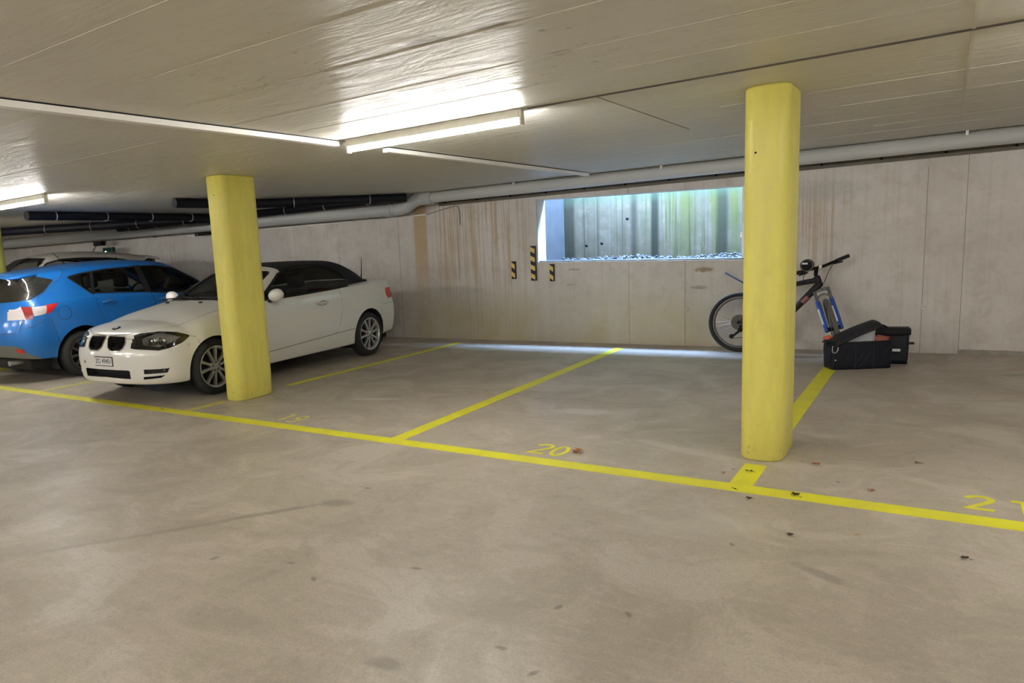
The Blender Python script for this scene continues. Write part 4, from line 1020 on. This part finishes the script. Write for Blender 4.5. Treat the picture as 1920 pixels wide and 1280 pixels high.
# ------------------------------ hatchbacks
def hatchback(label, loc, rz, paint, rim, scl=(1, 1, 1), full=True, glass_m='glass'):
    t = thing('hatchback', label, 'car', loc, rz)
    R = .292 if scl[2] == 1 else .30
    win = [(-1.31, 1.265), (-1.13, 1.298), (-.8, 1.333), (-.3, 1.350), (.05, 1.343), (.33, 1.295), (.60, 1.135), (.86, .985), (.55, .955), (.22, .960), (-.25, 1.008), (-.75, 1.040), (-1.09, 1.058)]
    fs = [
        lambda s: s.feature('hole', 'side', circ(1.32, .30, .345, 36), Y_(.5), fine=1),
        lambda s: s.feature('hole', 'side', circ(-1.32, .305, .350, 36), Y_(.5), fine=1),
        lambda s: s.feature('pillar', 'side', [(-.335, 1.42), (-.25, 1.42), (-.165, .95), (-.265, .95)], lambda C, FN: (C[:, 1] > .4) & (sdf(win, C[:, 0], C[:, 2]) < .01)),
        lambda s: s.feature('pillar', 'side', [(-.985, 1.42), (-.94, 1.42), (-1.055, .95), (-1.11, .95)], lambda C, FN: (C[:, 1] > .4) & (sdf(win, C[:, 0], C[:, 2]) < .01)),
        lambda s: s.feature('side_glass', 'side', win, Y_(.4), trim=.018, trimname='wtrim', frm=('body',), fine=1),
        lambda s: s.feature('windscreen', 'front', [(-.1, .985), (.60, .985), (.645, 1.03), (.575, 1.30), (.5, 1.365), (-.1, 1.395)], lambda C, FN: (C[:, 0] > .15) & (FN[:, 0] > .1), trim=.014, trimname='wtrim2', fine=1),
        lambda s: s.feature('rear_window', 'side', [(-1.535, 1.245), (-1.69, 1.125), (-1.88, 1.042), (-2.06, 1.024), (-2.5, 1.015), (-2.5, 1.33), (-1.95, 1.315), (-1.74, 1.305)], lambda C, FN: C[:, 0] < -1.4, trim=.014, trimname='wtrim3', fine=1),
        lambda s: s.feature('reverse_lamp', 'side', [(-1.985, .95), (-1.985, .80), (-2.5, .79), (-2.5, .92), (-2.03, .925)], Y_(.555), fine=1),
        lambda s: s.feature('lamp_divider', 'side', [(-1.985, .95), (-1.985, .80), (-1.915, .80), (-1.90, .95)], Y_(.5), fine=1),
        lambda s: s.feature('indicator', 'side', [(-1.915, .936), (-1.90, .830), (-1.765, .850), (-1.735, .945)], Y_(.5), fine=1),
        lambda s: s.feature('tail_lamp', 'side', [(-1.76, .949), (-1.585, .968), (-1.64, .91), (-1.71, .858), (-1.78, .845)], Y_(.5), fine=1),
        lambda s: s.feature('reflector', 'front', [(.625, .445), (.705, .437), (.712, .395), (.64, .395)], lambda C, FN: C[:, 0] < -1.8, fine=2),
        lambda s: s.feature('valance', 'side', [(-2.5, .1), (-2.5, .495), (-2.13, .492), (-2.06, .470), (-1.98, .37), (-1.86, .315), (-1.80, .1)], None, fine=1),
        lambda s: s.feature('fuel_flap', 'side', circ(-1.535, .835, .085, 22), Y_(.5), gap=.005, fine=1) if full else None,
        lambda s: s.feature('headlamp', 'side', [(2.10, .69), (1.80, .748), (1.50, .742), (1.72, .63), (2.10, .57)], Y_(.36), fine=1),
        lambda s: s.feature('grille', 'front', [(-.1, .50), (.50, .47), (.42, .27), (-.1, .25)], lambda C, FN: C[:, 0] > 1.9),
        lambda s: s.feature('tailgate', 'side', [(-1.33, 1.50), (-1.33, 1.375), (-1.42, 1.272), (-1.80, 1.036), (-2.02, .765), (-2.06, .64), (-2.5, .62), (-2.5, 1.5)], lambda C, FN: C[:, 0] < -1.2, gap=.006),
        lambda s: s.feature('rear_bumper', 'side', [(-2.5, .3), (-2.5, .66), (-1.95, .70), (-1.72, .80), (-1.66, .60), (-1.62, .30)], None, gap=.005),
        lambda s: s.feature('rear_door', 'side', [(-1.07, 1.06), (-1.08, .86), (-.98, .62), (-.80, .34), (-.20, .31), (-.21, 1.03)], Y_(.5), gap=.005),
        lambda s: s.feature('front_door', 'side', [(-.205, 1.02), (-.195, .31), (.78, .31), (.86, .60), (.87, .98)], Y_(.5), gap=.005),
        lambda s: s.feature('bonnet', 'top', [(2.10, -.1), (2.05, .35), (1.85, .52), (1.3, .66), (1.02, .70), (1.08, .45), (1.14, -.1)], lambda C, FN: (C[:, 2] > .70) & (FN[:, 2] > .3), gap=.005),
    ]
    if not full: fs = [f for i, f in enumerate(fs) if i not in (11, 13, 16, 17, 18)]
    P = {'body': ('body', paint, False, 0, 0), 'side_glass': ('side_glass', glass_m, True, -.004, 0), 'windscreen': ('windscreen', glass_m, False, -.003, 0), 'rear_window': ('rear_window', 'rglass', False, -.003, 0), 'wtrim': ('window_trim', 'trim', True, 0, 0), 'wtrim2': ('windscreen_seal', 'trim', False, 0, 0), 'wtrim3': ('rear_window_seal', 'trim', False, 0, 0),
         'pillar': ('window_pillars', 'trim', True, -.002, 0), 'reverse_lamp': ('reverse_lamp', 'clear', True, .004, 0), 'lamp_divider': ('lamp_divider', 'dred', True, .003, 0), 'indicator': ('indicator_lens', 'clear', True, .004, 0), 'tail_lamp': ('tail_lamp', 'red', True, .004, 0), 'reflector': ('reflector', 'red', True, .003, 0), 'valance': ('valance', 'grey', False, -.002, 0),
         'fuel_flap': ('fuel_flap', paint, False, 0, 0), 'headlamp': ('headlamp', 'lamp', True, .002, 0), 'grille': ('grille', 'black', False, 0, .03), 'tailgate': ('tailgate', paint, False, 0, 0), 'rear_bumper': ('rear_bumper', paint, False, 0, 0), 'rear_door': ('rear_door', paint, True, 0, 0), 'front_door': ('front_door', paint, True, 0, 0), 'bonnet': ('bonnet', paint, False, 0, 0), 'gap': ('shut_lines', 'joint', False, -.004, 0)}
    # spec scaled to the car's own size
    sp = dict(HATCH)
    sh = Shell(sp, du=.035 if full else .05, nfan=24 if full else 16, nv=5 if full else 3)
    for fn in fs: fn(sh)
    N, FN = sh.normals(); tags = {}
    sh.V = [(a * scl[0], b * scl[1], c * scl[2]) for a, b, c in sh.V]
    for i, tg in enumerate(sh.T): tags.setdefault(tg, []).append(i)
    made = {}
    for tg, sel in tags.items():
        if tg == 'hole': continue
        nm, m, lat, off, rec = P[tg]
        made[tg] = [emit_part(sh, N, sel, nm, m, t, sd, off, rec) for sd in ((1, -1) if lat else (0,))]
        if tg == 'gap': made[tg][0]['kind'] = 'stuff'
    sx, sy, sz = scl
    for sg in (1, -1):
        for ax in (1.32, -1.32): wheel(t, ax * sx, sg * .765 * sy, R, .205, .20, rim, 10, False)
        mirror_part(t, .62 * sx, sg * .93, 1.0 * sz, paint, sg)
        if full:
            door_handle(made['rear_door'][0 if sg > 0 else 1], -.905, sg * .862, .918, paint, sg, .20)
            door_handle(made['front_door'][0 if sg > 0 else 1], -.03, sg * .872, .885, paint, sg, .20)
        seat(t, .05, sg * .37, .36 * sz, .58); seat(t, -.72 * sx, sg * .34, .38 * sz, .52, True)
    cabin(t, -1.1 * sx, .95 * sx, .68, .32, .90 * sz)
    # roof spoiler over the rear window
    bm = bmesh.new(); n = 12; rows = []
    for x, z, hw, th in ((-1.74, 1.373, .585, .012), (-1.90, 1.366, .580, .030), (-2.04, 1.352, .56, .028), (-2.075, 1.338, .545, .012)):
        top = [bm.verts.new((x * sx + .06 * (abs(i - n / 2) / (n / 2)) ** 2.5, (-hw + 2 * hw * i / n) * sy, (z - .045 * (abs(i - n / 2) / (n / 2)) ** 2.2) * sz)) for i in range(n + 1)]
        bot = [bm.verts.new((v.co.x, v.co.y, v.co.z - th)) for v in top]; rows.append((top, bot))
    for (a, b), (c, d) in zip(rows[:-1], rows[1:]):
        for i in range(n): bm.faces.new((a[i], a[i + 1], c[i + 1], c[i])); bm.faces.new((b[i], d[i], d[i + 1], b[i + 1]))
        bm.faces.new((a[0], c[0], d[0], b[0])); bm.faces.new((a[n], b[n], d[n], c[n]))
    for r in (rows[0], rows[-1]):
        for i in range(n): bm.faces.new((r[0][i], r[1][i], r[1][i + 1], r[0][i + 1]))
    fin('roof_spoiler', bm, paint, t, True)
    arch_liners(t, (1.32 * sx, -1.32 * sx), .365)
    boxobj('underbody', (-1.95 * sx, 2.05 * sx, -.66, .66, .16, .30), 'under', t, .03)
    if full:
        tubeobj('rear_wiper', [(-2.10, .0, 1.03), (-2.065, .25, 1.10), (-2.07, .42, 1.09)], .009, 'black', t, 6)
        tubeobj('exhaust', [(-1.9, -.50, .27), (-2.12, -.50, .27)], .032, 'steel', t, 14)
        Mp = Matrix(((0, 0, -1, -2.186), (-1, 0, 0, 0), (0, 1, 0, .70), (0, 0, 0, 1)))
    tubeobj('aerial', [(-.95 * sx, 0, 1.44 * sz), (-.97 * sx, 0, 1.47 * sz), (-1.10 * sx, 0, 1.60 * sz)], [.016, .007, .003], 'black', t, 8)
    return t
convertible()
hatchback('bright blue hatchback parked nose to the wall, tail lamps to the aisle', (-9.75, 6.30, 0), 1.60, 'blue', 'dalloy')
hatchback('pale beige-white hatchback behind the blue one, only roof and windscreen showing', (-12.15, 6.35, 0), -1.571, 'beige', 'alloy', (.92, 1, 1.135), False)
hatchback('dark car beyond the pale hatchback, almost hidden by the left edge column', (-14.7, 6.2, 0), 1.571, 'dark', 'alloy', (1, 1, 1.05), False)
# ---------------------------------------------------------------- bicycle leaning on the wall
def bicycle():
    t = thing('mountain_bike', 'black mountain bike with blue fork leaning on the back wall', 'bicycle', (0, 0, 0))
    RW = .338; rc = Vector((-1.827, 8.83, RW))
    lean = .10                                     # top leans towards the wall
    def Lp(x, z): return Vector((x, 8.83 + lean * (z - RW), z))
    def bwheel(name, c, axis, R):
        # axis: unit vector of the axle
        a = axis.normalized(); u = Vector((0, 0, 1)); u = (u - a * u.dot(a)).normalized(); v = a.cross(u)
        ring = lambda r, n, off=0: [c + (u * math.cos(2 * PI * k / n) + v * math.sin(2 * PI * k / n)) * r + a * off for k in range(n)]
        w = tubeobj(name, ring(R - .024, 56), .024, 'tyre2' if name == 'front_wheel' else 'rubber', t, 10, True)
        bm = bmesh.new(); tube(bm, ring(R - .064, 48, .008), .010, 8, False, True); tube(bm, ring(R - .064, 48, -.008), .010, 8, False, True); fin('rim', bm, 'joint', w, True)
        bm = bmesh.new(); tube(bm, [c - a * .06, c + a * .06], .022, 14); fin('hub', bm, 'black', w, True)
        sp = None
        for k in range(28):
            p = ring(R - .066, 28)[k]; q = c + (p - c).normalized() * .02 + a * (.028 if k % 2 else -.028) + a.cross((p - c).normalized()) * (.014 if k % 4 < 2 else -.014)
            bm = bmesh.new(); tube(bm, [q, p], .0014, 4); fin('spoke', bm, 'steel', w)
        return w
    ax = Vector((0, 1, -lean)).normalized()
    rw = bwheel('rear_wheel', rc, ax, RW)
    bm = bmesh.new()
    for k, r in enumerate((.088, .078, .068, .058, .048)):
        off = -.025 - .006 * k
        tube(bm, [rc + ax * (off), rc + ax * (off - .003)], r, 24)
    fin('cassette', bm, 'joint', rw, True)
    # frame points
    ht_t, ht_b = Lp(-1.075, .825), Lp(-1.045, .735)
    bb = Lp(-1.42, .32); st = Lp(-1.545, .76)
    fr = tubeobj('frame', [ht_t + (ht_t - ht_b) * .1, ht_b - (ht_t - ht_b) * .1], .034, 'bikeblk', t, 14)
    tubeobj('top_tube', [ht_t - Vector((0, 0, .03)), st - Vector((0, 0, .05))], [.030, .021], 'bikeblk', fr, 12)
    tubeobj('down_tube', [ht_b + Vector((0, 0, .02)), bb], [.036, .032], 'bikeblk', fr, 12)
    tubeobj('seat_tube', [bb, st], .021, 'bikeblk', fr, 12)
    d = (bb - ht_b).normalized()
    tubeobj('decal', [ht_b + d * .16 + Vector((0, -.004, .004)), ht_b + d * .24 + Vector((0, -.004, .004))], .0345, 'bikered', fr, 12)
    for sg in (-.05, .05):
        o = ax * sg
        tubeobj('chain_stay', [bb + o * .5, rc + o], .011, 'bikeblk', fr, 8); tubeobj('seat_stay', [st + Vector((.02, 0, -.12)) + o * .4, rc + o], .009, 'bikeblk', fr, 8)
    # seat post, saddle, mudguard
    sp = tubeobj('seat_post', [st, st + (st - bb).normalized() * .17], .0145, 'black', t, 10)
    top = st + (st - bb).normalized() * .18
    bm = bmesh.new(); bmesh.ops.create_uvsphere(bm, u_segments=18, v_segments=10, radius=1)
    for v in bm.verts:
        s = .035 + .05 * max(0, min(1, (-v.co.x + .3) / 1.1)); v.co = top + Vector((v.co.x * .135, v.co.y * s, .02 + v.co.z * .022))
    fin('saddle', bm, 'black', t, True)
    bm = bmesh.new(); n = 10; prev = None
    for i in range(n + 1):
        s = i / n; c = Lp(-1.60, .665) * (1 - s) + Lp(-1.995, .905) * s; hw = .022 + .022 * s
        q = [bm.verts.new(c + Vector((0, y * hw, -.012 * y * y + dz))) for dz in (0, .004) for y in (-1, -.5, 0, .5, 1)]
        if prev:
            for k in range(4): bm.faces.new((prev[k], prev[k + 1], q[k + 1], q[k])); bm.faces.new((prev[5 + k], q[5 + k], q[6 + k], prev[6 + k]))
            bm.faces.new((prev[0], q[0], q[5], prev[5])); bm.faces.new((prev[4], prev[9], q[9], q[4]))
        prev = q
    fin('rear_mudguard', bm, 'guard', t, True)
    # cranks, chain ring, derailleur
    cr = bmesh.new(); tube(cr, [bb - ax * .05, bb - ax * .045], .085, 28); crk = fin('chainring', cr, 'joint', t, True)
    for sg, dx in ((-.075, .12), (.075, -.12)):
        tubeobj('crank', [bb + ax * sg, bb + ax * sg + Vector((dx, 0, -.12))], .012, 'black', crk, 8); p = bb + ax * sg + Vector((dx, 0, -.12)); s2 = 1 if sg > 0 else -1
        boxobj('pedal', (p.x - .045, p.x + .045, min(p.y, p.y + s2 * .09), max(p.y, p.y + s2 * .09), p.z - .01, p.z + .01), 'black', crk, .004)
    bm = bmesh.new(); a0 = rc - ax * .05; tube(bm, [a0 + Vector((.02, 0, -.03)), a0 + Vector((.015, 0, -.09)), a0 + Vector((-.06, 0, -.155)), a0 + Vector((-.085, 0, -.16))], [.014, .016, .012, .018], 8)
    for dx, dz in ((.015, -.085), (-.075, -.16)): tube(bm, [a0 + Vector((dx, -.012, dz)), a0 + Vector((dx, .012, dz))], .026, 14)
    fin('derailleur', bm, 'black', t, True)
    bm = bmesh.new(); tube(bm, [rc - ax * .035 + Vector((0, 0, .05)), bb - ax * .045 + Vector((0, 0, .085))], .004, 5); tube(bm, [a0 + Vector((-.06, 0, -.185)), bb - ax * .045 + Vector((0, 0, -.085))], .004, 5); fin('chain', bm, 'joint', t)
    # steered fork and front wheel
    fx = Vector((.20, -.98, 0)).normalized()            # direction the front wheel points
    side = Vector((.935, .19, .27)).normalized()
    cw = Vector((-.868, 8.56, .318))                    # front axle
    steer = (ht_t - ht_b).normalized()
    crown = ht_b - steer * .055
    fk = bmesh.new(); tube(fk, [crown - side * .075, crown - side * .03 + steer * .012, crown + side * .03 + steer * .012, crown + side * .075], .018, 12)
    fork = fin('fork', fk, 'forkc', t, True)
    dn = (cw - crown).normalized()
    L = (cw - crown).length
    for sg in (-.066, .066):
        o = side * sg
        tubeobj('stanchion', [crown + o + steer * .015, crown + o + dn * L * .40], .0165, 'forkc', fork, 12)
        leg = tubeobj('fork_leg', [crown + o + dn * L * .24, crown + o + dn * L * .30, crown + o + dn * L * .8, cw + o + dn * .02], [.021, .024, .023, .020], 'fork', fork, 14)
        q = Vector((-.012, -.013, 0)); tubeobj('leg_decal', [crown + o + q + dn * L * .46, crown + o + q + dn * L * .86], .012, 'forkw', leg, 8)
    br = bmesh.new(); P = []
    for k in range(9):
        a = PI * k / 8; P.append(crown + dn * L * .27 + side * .066 * math.cos(a) - dn * .09 * math.sin(a) + fx * .02)
    tube(br, P, .010, 8); fin('fork_arch', br, 'forkc', fork, True)
    bwheel('front_wheel', cw, side, .318)
    # stem, handlebar, grips, levers, lamp, cables
    s0 = ht_t + steer * .035; s1 = s0 + fx * .05 + Vector((0, 0, .06))
    stem = tubeobj('stem', [ht_t + steer * .01, s0, s1], .020, 'black', t, 10)
    bl = s1 - side * .32 + Vector((0, -.02, -.015)); br_ = s1 + Vector((.30, .10, .135)) 
    hb = tubeobj('handlebar', arcpath([s1 - Vector((.17, .19, .03)), s1 - Vector((.05, .04, 0)), s1 + Vector((.05, .03, .02)), s1 + Vector((.27, .17, .118))], .04), .0155, 'black', t, 10)
    e0, e1 = s1 - Vector((.17, .19, .03)), s1 + Vector((.27, .17, .118))
    dv = (e1 - s1).normalized()
    tubeobj('grip', [e1 - dv * .12, e1 + dv * .01], .019, 'rubber', hb, 10); dv2 = (e0 - s1).normalized(); tubeobj('grip', [e0 - dv2 * .12, e0 + dv2 * .01], .02, 'rubber', hb, 10)
    tubeobj('brake_lever', [e1 - dv * .15 + Vector((0, -.01, -.02)), e1 - dv * .05 + Vector((.0, -.03, -.035))], .008, 'black', hb, 6)
    tubeobj('brake_lever', [e0 - dv2 * .15 + Vector((0, -.01, -.02)), e0 - dv2 * .05 + Vector((0, -.03, -.03))], .008, 'black', hb, 6)
    lp = s1 + Vector((-.075, -.075, .045))
    bm = bmesh.new(); lathe(bm, [(.0001, -.060), (.045, -.058), (.060, -.045), (.066, -.01), (.060, .04), (.035, .07), (.0001, .075)], 'y', 24, lp); la = fin('front_lamp', bm, 'black', t, True)
    bm = bmesh.new(); tube(bm, [lp + Vector((.058 * math.cos(a), -.052, .058 * math.sin(a))) for a in [2 * PI * k / 24 for k in range(24)]], .008, 6, False, True); fin('lamp_bezel', bm, 'joint', la, True)
    bm = bmesh.new(); box(bm, lp.x - .045, lp.x + .01, lp.y - .066, lp.y - .060, lp.z + .012, lp.z + .030, .002)
    fin('lamp_glint', bm, 'plate', la)
    bm = bmesh.new(); box(bm, s1.x + .02, s1.x + .055, s1.y - .04, s1.y - .01, s1.z + .0, s1.z + .05, .008); fin('bell', bm, 'chrome', t)
    bm = bmesh.new(); tube(bm, arcpath([e1 - dv * .14, e1 - dv * .22 + Vector((.02, -.05, -.06)), ht_b + Vector((.05, -.03, .05)), ht_b + Vector((.0, -.04, -.02))], .08), .0035, 5); tube(bm, arcpath([e0 - dv2 * .14, s1 + Vector((-.12, -.1, -.10)), ht_t + Vector((-.08, -.04, -.05)), ht_t + Vector((-.2, -.03, -.06))], .08), .0035, 5); fin('cables', bm, 'black', t)
bicycle()

# ---------------------------------------------------------------- pannier bags on the floor
def bag_box(bm, W, D, H, ins=.02, nx=14, nz=7):
    bmesh.ops.create_grid(bm, x_segments=2, y_segments=2, size=.5) if 0 else None
    pts = roundpoly(W, D, .022, 3); n = len(pts); rings = []
    P = []
    for i in range(n):
        a, b = Vector(pts[i]), Vector(pts[(i + 1) % n]); m = max(1, int((b - a).length / .04))
        for k in range(m): P.append(a + (b - a) * k / m)
    for j in range(nz + 1):
        z = H * j / nz; ring = []
        for p in P:
            s = 1 - .03 * (1 - j / nz) + .02 * math.sin(PI * j / nz); wv = .006 * math.sin(p.x * 34 + z * 40) * math.sin(PI * j / nz)
            ring.append(bm.verts.new((p.x * s, p.y * s + (wv if p.y < 0 else -wv), z)))
        rings.append(ring)
    m = len(P)
    for j in range(nz):
        for i in range(m): bm.faces.new((rings[j][i], rings[j][(i + 1) % m], rings[j + 1][(i + 1) % m], rings[j + 1][i]))
    bm.faces.new(rings[0][::-1]); return rings[-1]
def pannier_open():
    a = math.atan2(.263, .464)
    t = thing('pannier_bag', 'open black pannier bag with white lining and lid propped up, nearest the aisle', 'bag', (-.62, 8.09, 0), a, 'black pannier bags by the bicycle')
    W, D, H = .54, .20, .262
    bm = bmesh.new(); bag_box(bm, W, D, H); fin('body', bm, 'bag', t, True)
    bm = bmesh.new(); box(bm, -W / 2 + .02, W / 2 - .02, -D / 2 + .02, D / 2 - .02, .15, .215); fin('contents', bm, 'seat', t)
    bm = bmesh.new(); pts = roundpoly(W + .004, D + .004, .03, 4); tube(bm, [(x, y, H) for x, y in pts], .007, 6, False, True); fin('rim', bm, 'trim', t, True)
    # lid propped open, rising to the right
    M = Matrix.Translation((-W / 2 - .01, .0, H + .005)) @ Matrix.Rotation(-.40, 4, 'Y') @ Matrix.Rotation(.10, 4, 'X')
    bm = bmesh.new(); bmesh.ops.create_grid(bm, x_segments=12, y_segments=4, size=.5)
    for v in bm.verts: x, y = v.co.x + .5, v.co.y; v.co = Vector((x * .47, y * .235, .012 * math.sin(x * PI) - .03 * abs(y * 2) ** 3))
    r = bmesh.ops.solidify(bm, geom=list(bm.faces), thickness=.016)
    for v in bm.verts: v.co = M @ v.co
    fin('lid', bm, 'lid', t, True)
    # white lining turned out over the front edge
    bm = bmesh.new(); n = 14; prev = None
    for i in range(n + 1):
        s = i / n; x = -W / 2 + .05 + .33 * s; h = .02 + .12 * s ** 1.2
        q = [bm.verts.new((x, -D / 2 + .012 + .004 * math.sin(i * 2), H - .005)), bm.verts.new((x + .012 * s, -D / 2 + .03, H + h * .6)), bm.verts.new((x + .03 * s, -D / 2 + .06, H + h)), bm.verts.new((x + .03 * s, -D / 2 + .10, H + h * .8))]
        if prev:
            for k in range(3): bm.faces.new((prev[k], prev[k + 1], q[k + 1], q[k]))
        prev = q
    bmesh.ops.solidify(bm, geom=list(bm.faces), thickness=.004); fin('lining', bm, 'bagwhite', t, True)
    def rag(nm, cx, cy, cz, sx, sy, sz, m):
        bm = bmesh.new(); bmesh.ops.create_icosphere(bm, subdivisions=3, radius=1)
        for v in bm.verts:
            k = 1 + .18 * math.sin(v.co.x * 7 + cx * 9) * math.cos(v.co.y * 6) + .12 * math.sin(v.co.z * 9 + v.co.x * 5); v.co = Vector((cx + v.co.x * sx * k, cy + v.co.y * sy * k, cz + v.co.z * sz * k))
        return fin(nm, bm, m, t, True)
    rag('cloth', .175, -.035, H + .012, .085, .06, .034, 'rcloth'); rag('flap', -W / 2 + .04, .055, H + .026, .055, .03, .026, 'orange')
    # corner catch, carabiner, seams
    boxobj('catch', (-W / 2 - .035, -W / 2 + .05, -D / 2 - .006, -D / 2 + .06, H - .035, H + .012), 'black', t, .012)
    tubeobj('carabiner', arcpath([(-W / 2 + .0, -D / 2 - .004, H - .03), (-W / 2 - .004, -D / 2 - .008, H - .085), (-W / 2 + .022, -D / 2 - .012, H - .10), (-W / 2 + .045, -D / 2 - .012, H - .07), (-W / 2 + .045, -D / 2 - .012, H - .04)], .02), .005, 'steel', t, 8)
    for x in (-.06, .10):
        boxobj('seam', (x - .003, x + .003, -D / 2 - .004, -D / 2 + .01, .01, H - .01), 'trim', t)
    bm = bmesh.new()
    for x0, z0 in ((-.20, .05), (-.08, .03), (-.03, .02), (.17, .12)): tube(bm, [(x0, -D / 2 - .001, z0), (x0 + .07, -D / 2 - .006, z0 + .09), (x0 + .10, -D / 2 - .002, z0 + .15)], [.003, .008, .003], 6)
    fin('creases', bm, 'bag', t, True)['kind'] = 'stuff'
    boxobj('logo_tab', (-.245, -.235, -D / 2 - .004, -D / 2, .09, .10), 'reflec', t)
def pannier_closed():
    t = thing('pannier_bag', 'closed black pannier bag with a reflective tab, behind the open one', 'bag', (-.425, 8.46, 0), .05, 'black pannier bags by the bicycle')
    W, D, H = .40, .17, .32
    bm = bmesh.new(); bag_box(bm, W, D, H); o = fin('body', bm, 'bag', t, True)
    bm = bmesh.new(); r = bmesh.ops.create_cube(bm, size=1)
    for v in r['verts']: v.co = Vector((v.co.x * (W + .03), v.co.y * (D + .03), H - .01 + (v.co.z) * .075))
    bmesh.ops.bevel(bm, geom=list(bm.edges), offset=.014, segments=2, affect='EDGES'); fin('lid', bm, 'lid', t, True)
    boxobj('reflective_tab', (.055, .135, -D / 2 - .008, -D / 2 - .001, .125, .150), 'reflec', t)
    boxobj('hook', (W / 2 - .005, W / 2 + .045, -.02, .02, .185, .205), 'black', t, .005); boxobj('buckle', (W / 2 - .01, W / 2 + .012, -.05, -.01, .25, .285), 'steel', t, .004)
    tubeobj('carry_handle', arcpath([(-.20, 0, H + .02), (-.14, 0, H + .052), (-.02, 0, H + .052), (.03, 0, H + .02)], .04), .010, 'black', t, 8)
pannier_open(); pannier_closed()

# ---------------------------------------------------------------- fallen leaves
def leaf(x, y, s, m, rz, kind, label):
    s *= .72 if s < .045 else 1.05
    bm = bmesh.new()
    if kind == 'maple': pts = [(0, -1.0), (.12, -.45), (.75, -.55), (.55, -.2), (1.0, .15), (.55, .22), (.62, .7), (.25, .5), (0, 1.1), (-.25, .5), (-.62, .7), (-.55, .22), (-1.0, .15), (-.55, -.2), (-.75, -.55), (-.12, -.45)]
    else: pts = [(0, -1), (.28, -.6), (.42, -.1), (.34, .4), (.12, .85), (0, 1.05), (-.12, .85), (-.34, .4), (-.42, -.1), (-.28, -.6)]
    c = bm.verts.new((0, 0, .30)); vs = [bm.verts.new((px, py, .12 + .38 * abs(math.sin(px * 2.7 + py * 1.9 + x * 5)))) for px, py in pts]
    for i in range(len(vs)): bm.faces.new((c, vs[i], vs[(i + 1) % len(vs)]))
    bmesh.ops.solidify(bm, geom=list(bm.faces), thickness=.05)
    for v in bm.verts: v.co = Vector((v.co.x * s, v.co.y * s, max(.0015, v.co.z * s)))
    o = fin('leaf', bm, m, None); o.location = (x, y, .0012); o.rotation_euler = (0, 0, rz)
    st = tubeobj('stalk', [(0, -s * .95, s * .15), (s * .1, -s * 1.5, s * .08)], s * .05, m, o, 5)
    return tag(o, label, 'leaf', 'dry leaves on the floor')
leaf(-1.872, 4.315, .045, 'leaf1', .6, 'maple', 'large brown maple leaf touching the painted number 20')
leaf(-.842, 4.36, .030, 'leaf2', 1.6, 'oval', 'dark leaf lying on the yellow dash before the right column')
leaf(-.96, 4.27, .022, 'leaf4', .3, 'maple', 'small reddish leaf just left of the yellow dash')
leaf(-.85, 4.02, .020, 'leaf2', 1.2, 'oval', 'small dark leaf on the front line where the dash joins')
leaf(-.752, 3.90, .026, 'leaf2', 2.0, 'maple', 'dark leaf just below the front line near the dash')
leaf(-.560, 4.05, .036, 'leaf2', .9, 'maple', 'large dark curled leaf on the front line right of the dash')
leaf(-.69, 4.115, .020, 'leaf3', .2, 'oval', 'pale leaf at the upper edge of the front line')
leaf(-.54, 4.645, .040, 'leaf4', 1.0, 'maple', 'pale reddish leaf on bare floor right of the column foot')
leaf(-.245, 4.28, .032, 'leaf4', 2.3, 'maple', 'reddish brown leaf above the front line left of number 21')
leaf(-.40, 4.36, .018, 'leaf2', .4, 'oval', 'tiny dark leaf between the reddish leaves near the column')
leaf(-.06, 4.90, .026, 'leaf2', 1.5, 'oval', 'dark leaf alone in the bay behind number 21')
leaf(-.25, 3.62, .020, 'leaf1', 2.5, 'oval', 'small brown leaf on the aisle floor below the front line')
leaf(.13, 3.55, .024, 'leaf2', 1.2, 'maple', 'dark leaf on the aisle floor below number 21')
leaf(-.50, 3.49, .024, 'leaf2', .8, 'maple', 'dark leaf scrap on the aisle floor below the curled leaf')
leaf(-.93, 4.36, .014, 'leaf2', 2.0, 'oval', 'tiny dark leaf at the left edge of the yellow dash')
leaf(-7.93, 3.90, .026, 'leaf2', 1.1, 'oval', 'dark leaf on the aisle floor in front of the convertible')
leaf(-4.72, 3.93, .020, 'leaf2', .4, 'oval', 'dark leaf below the front line near number 19')
leaf(-5.95, 4.05, .026, 'leaf2', 1.4, 'oval', 'dark leaf on the front line before the convertible column')
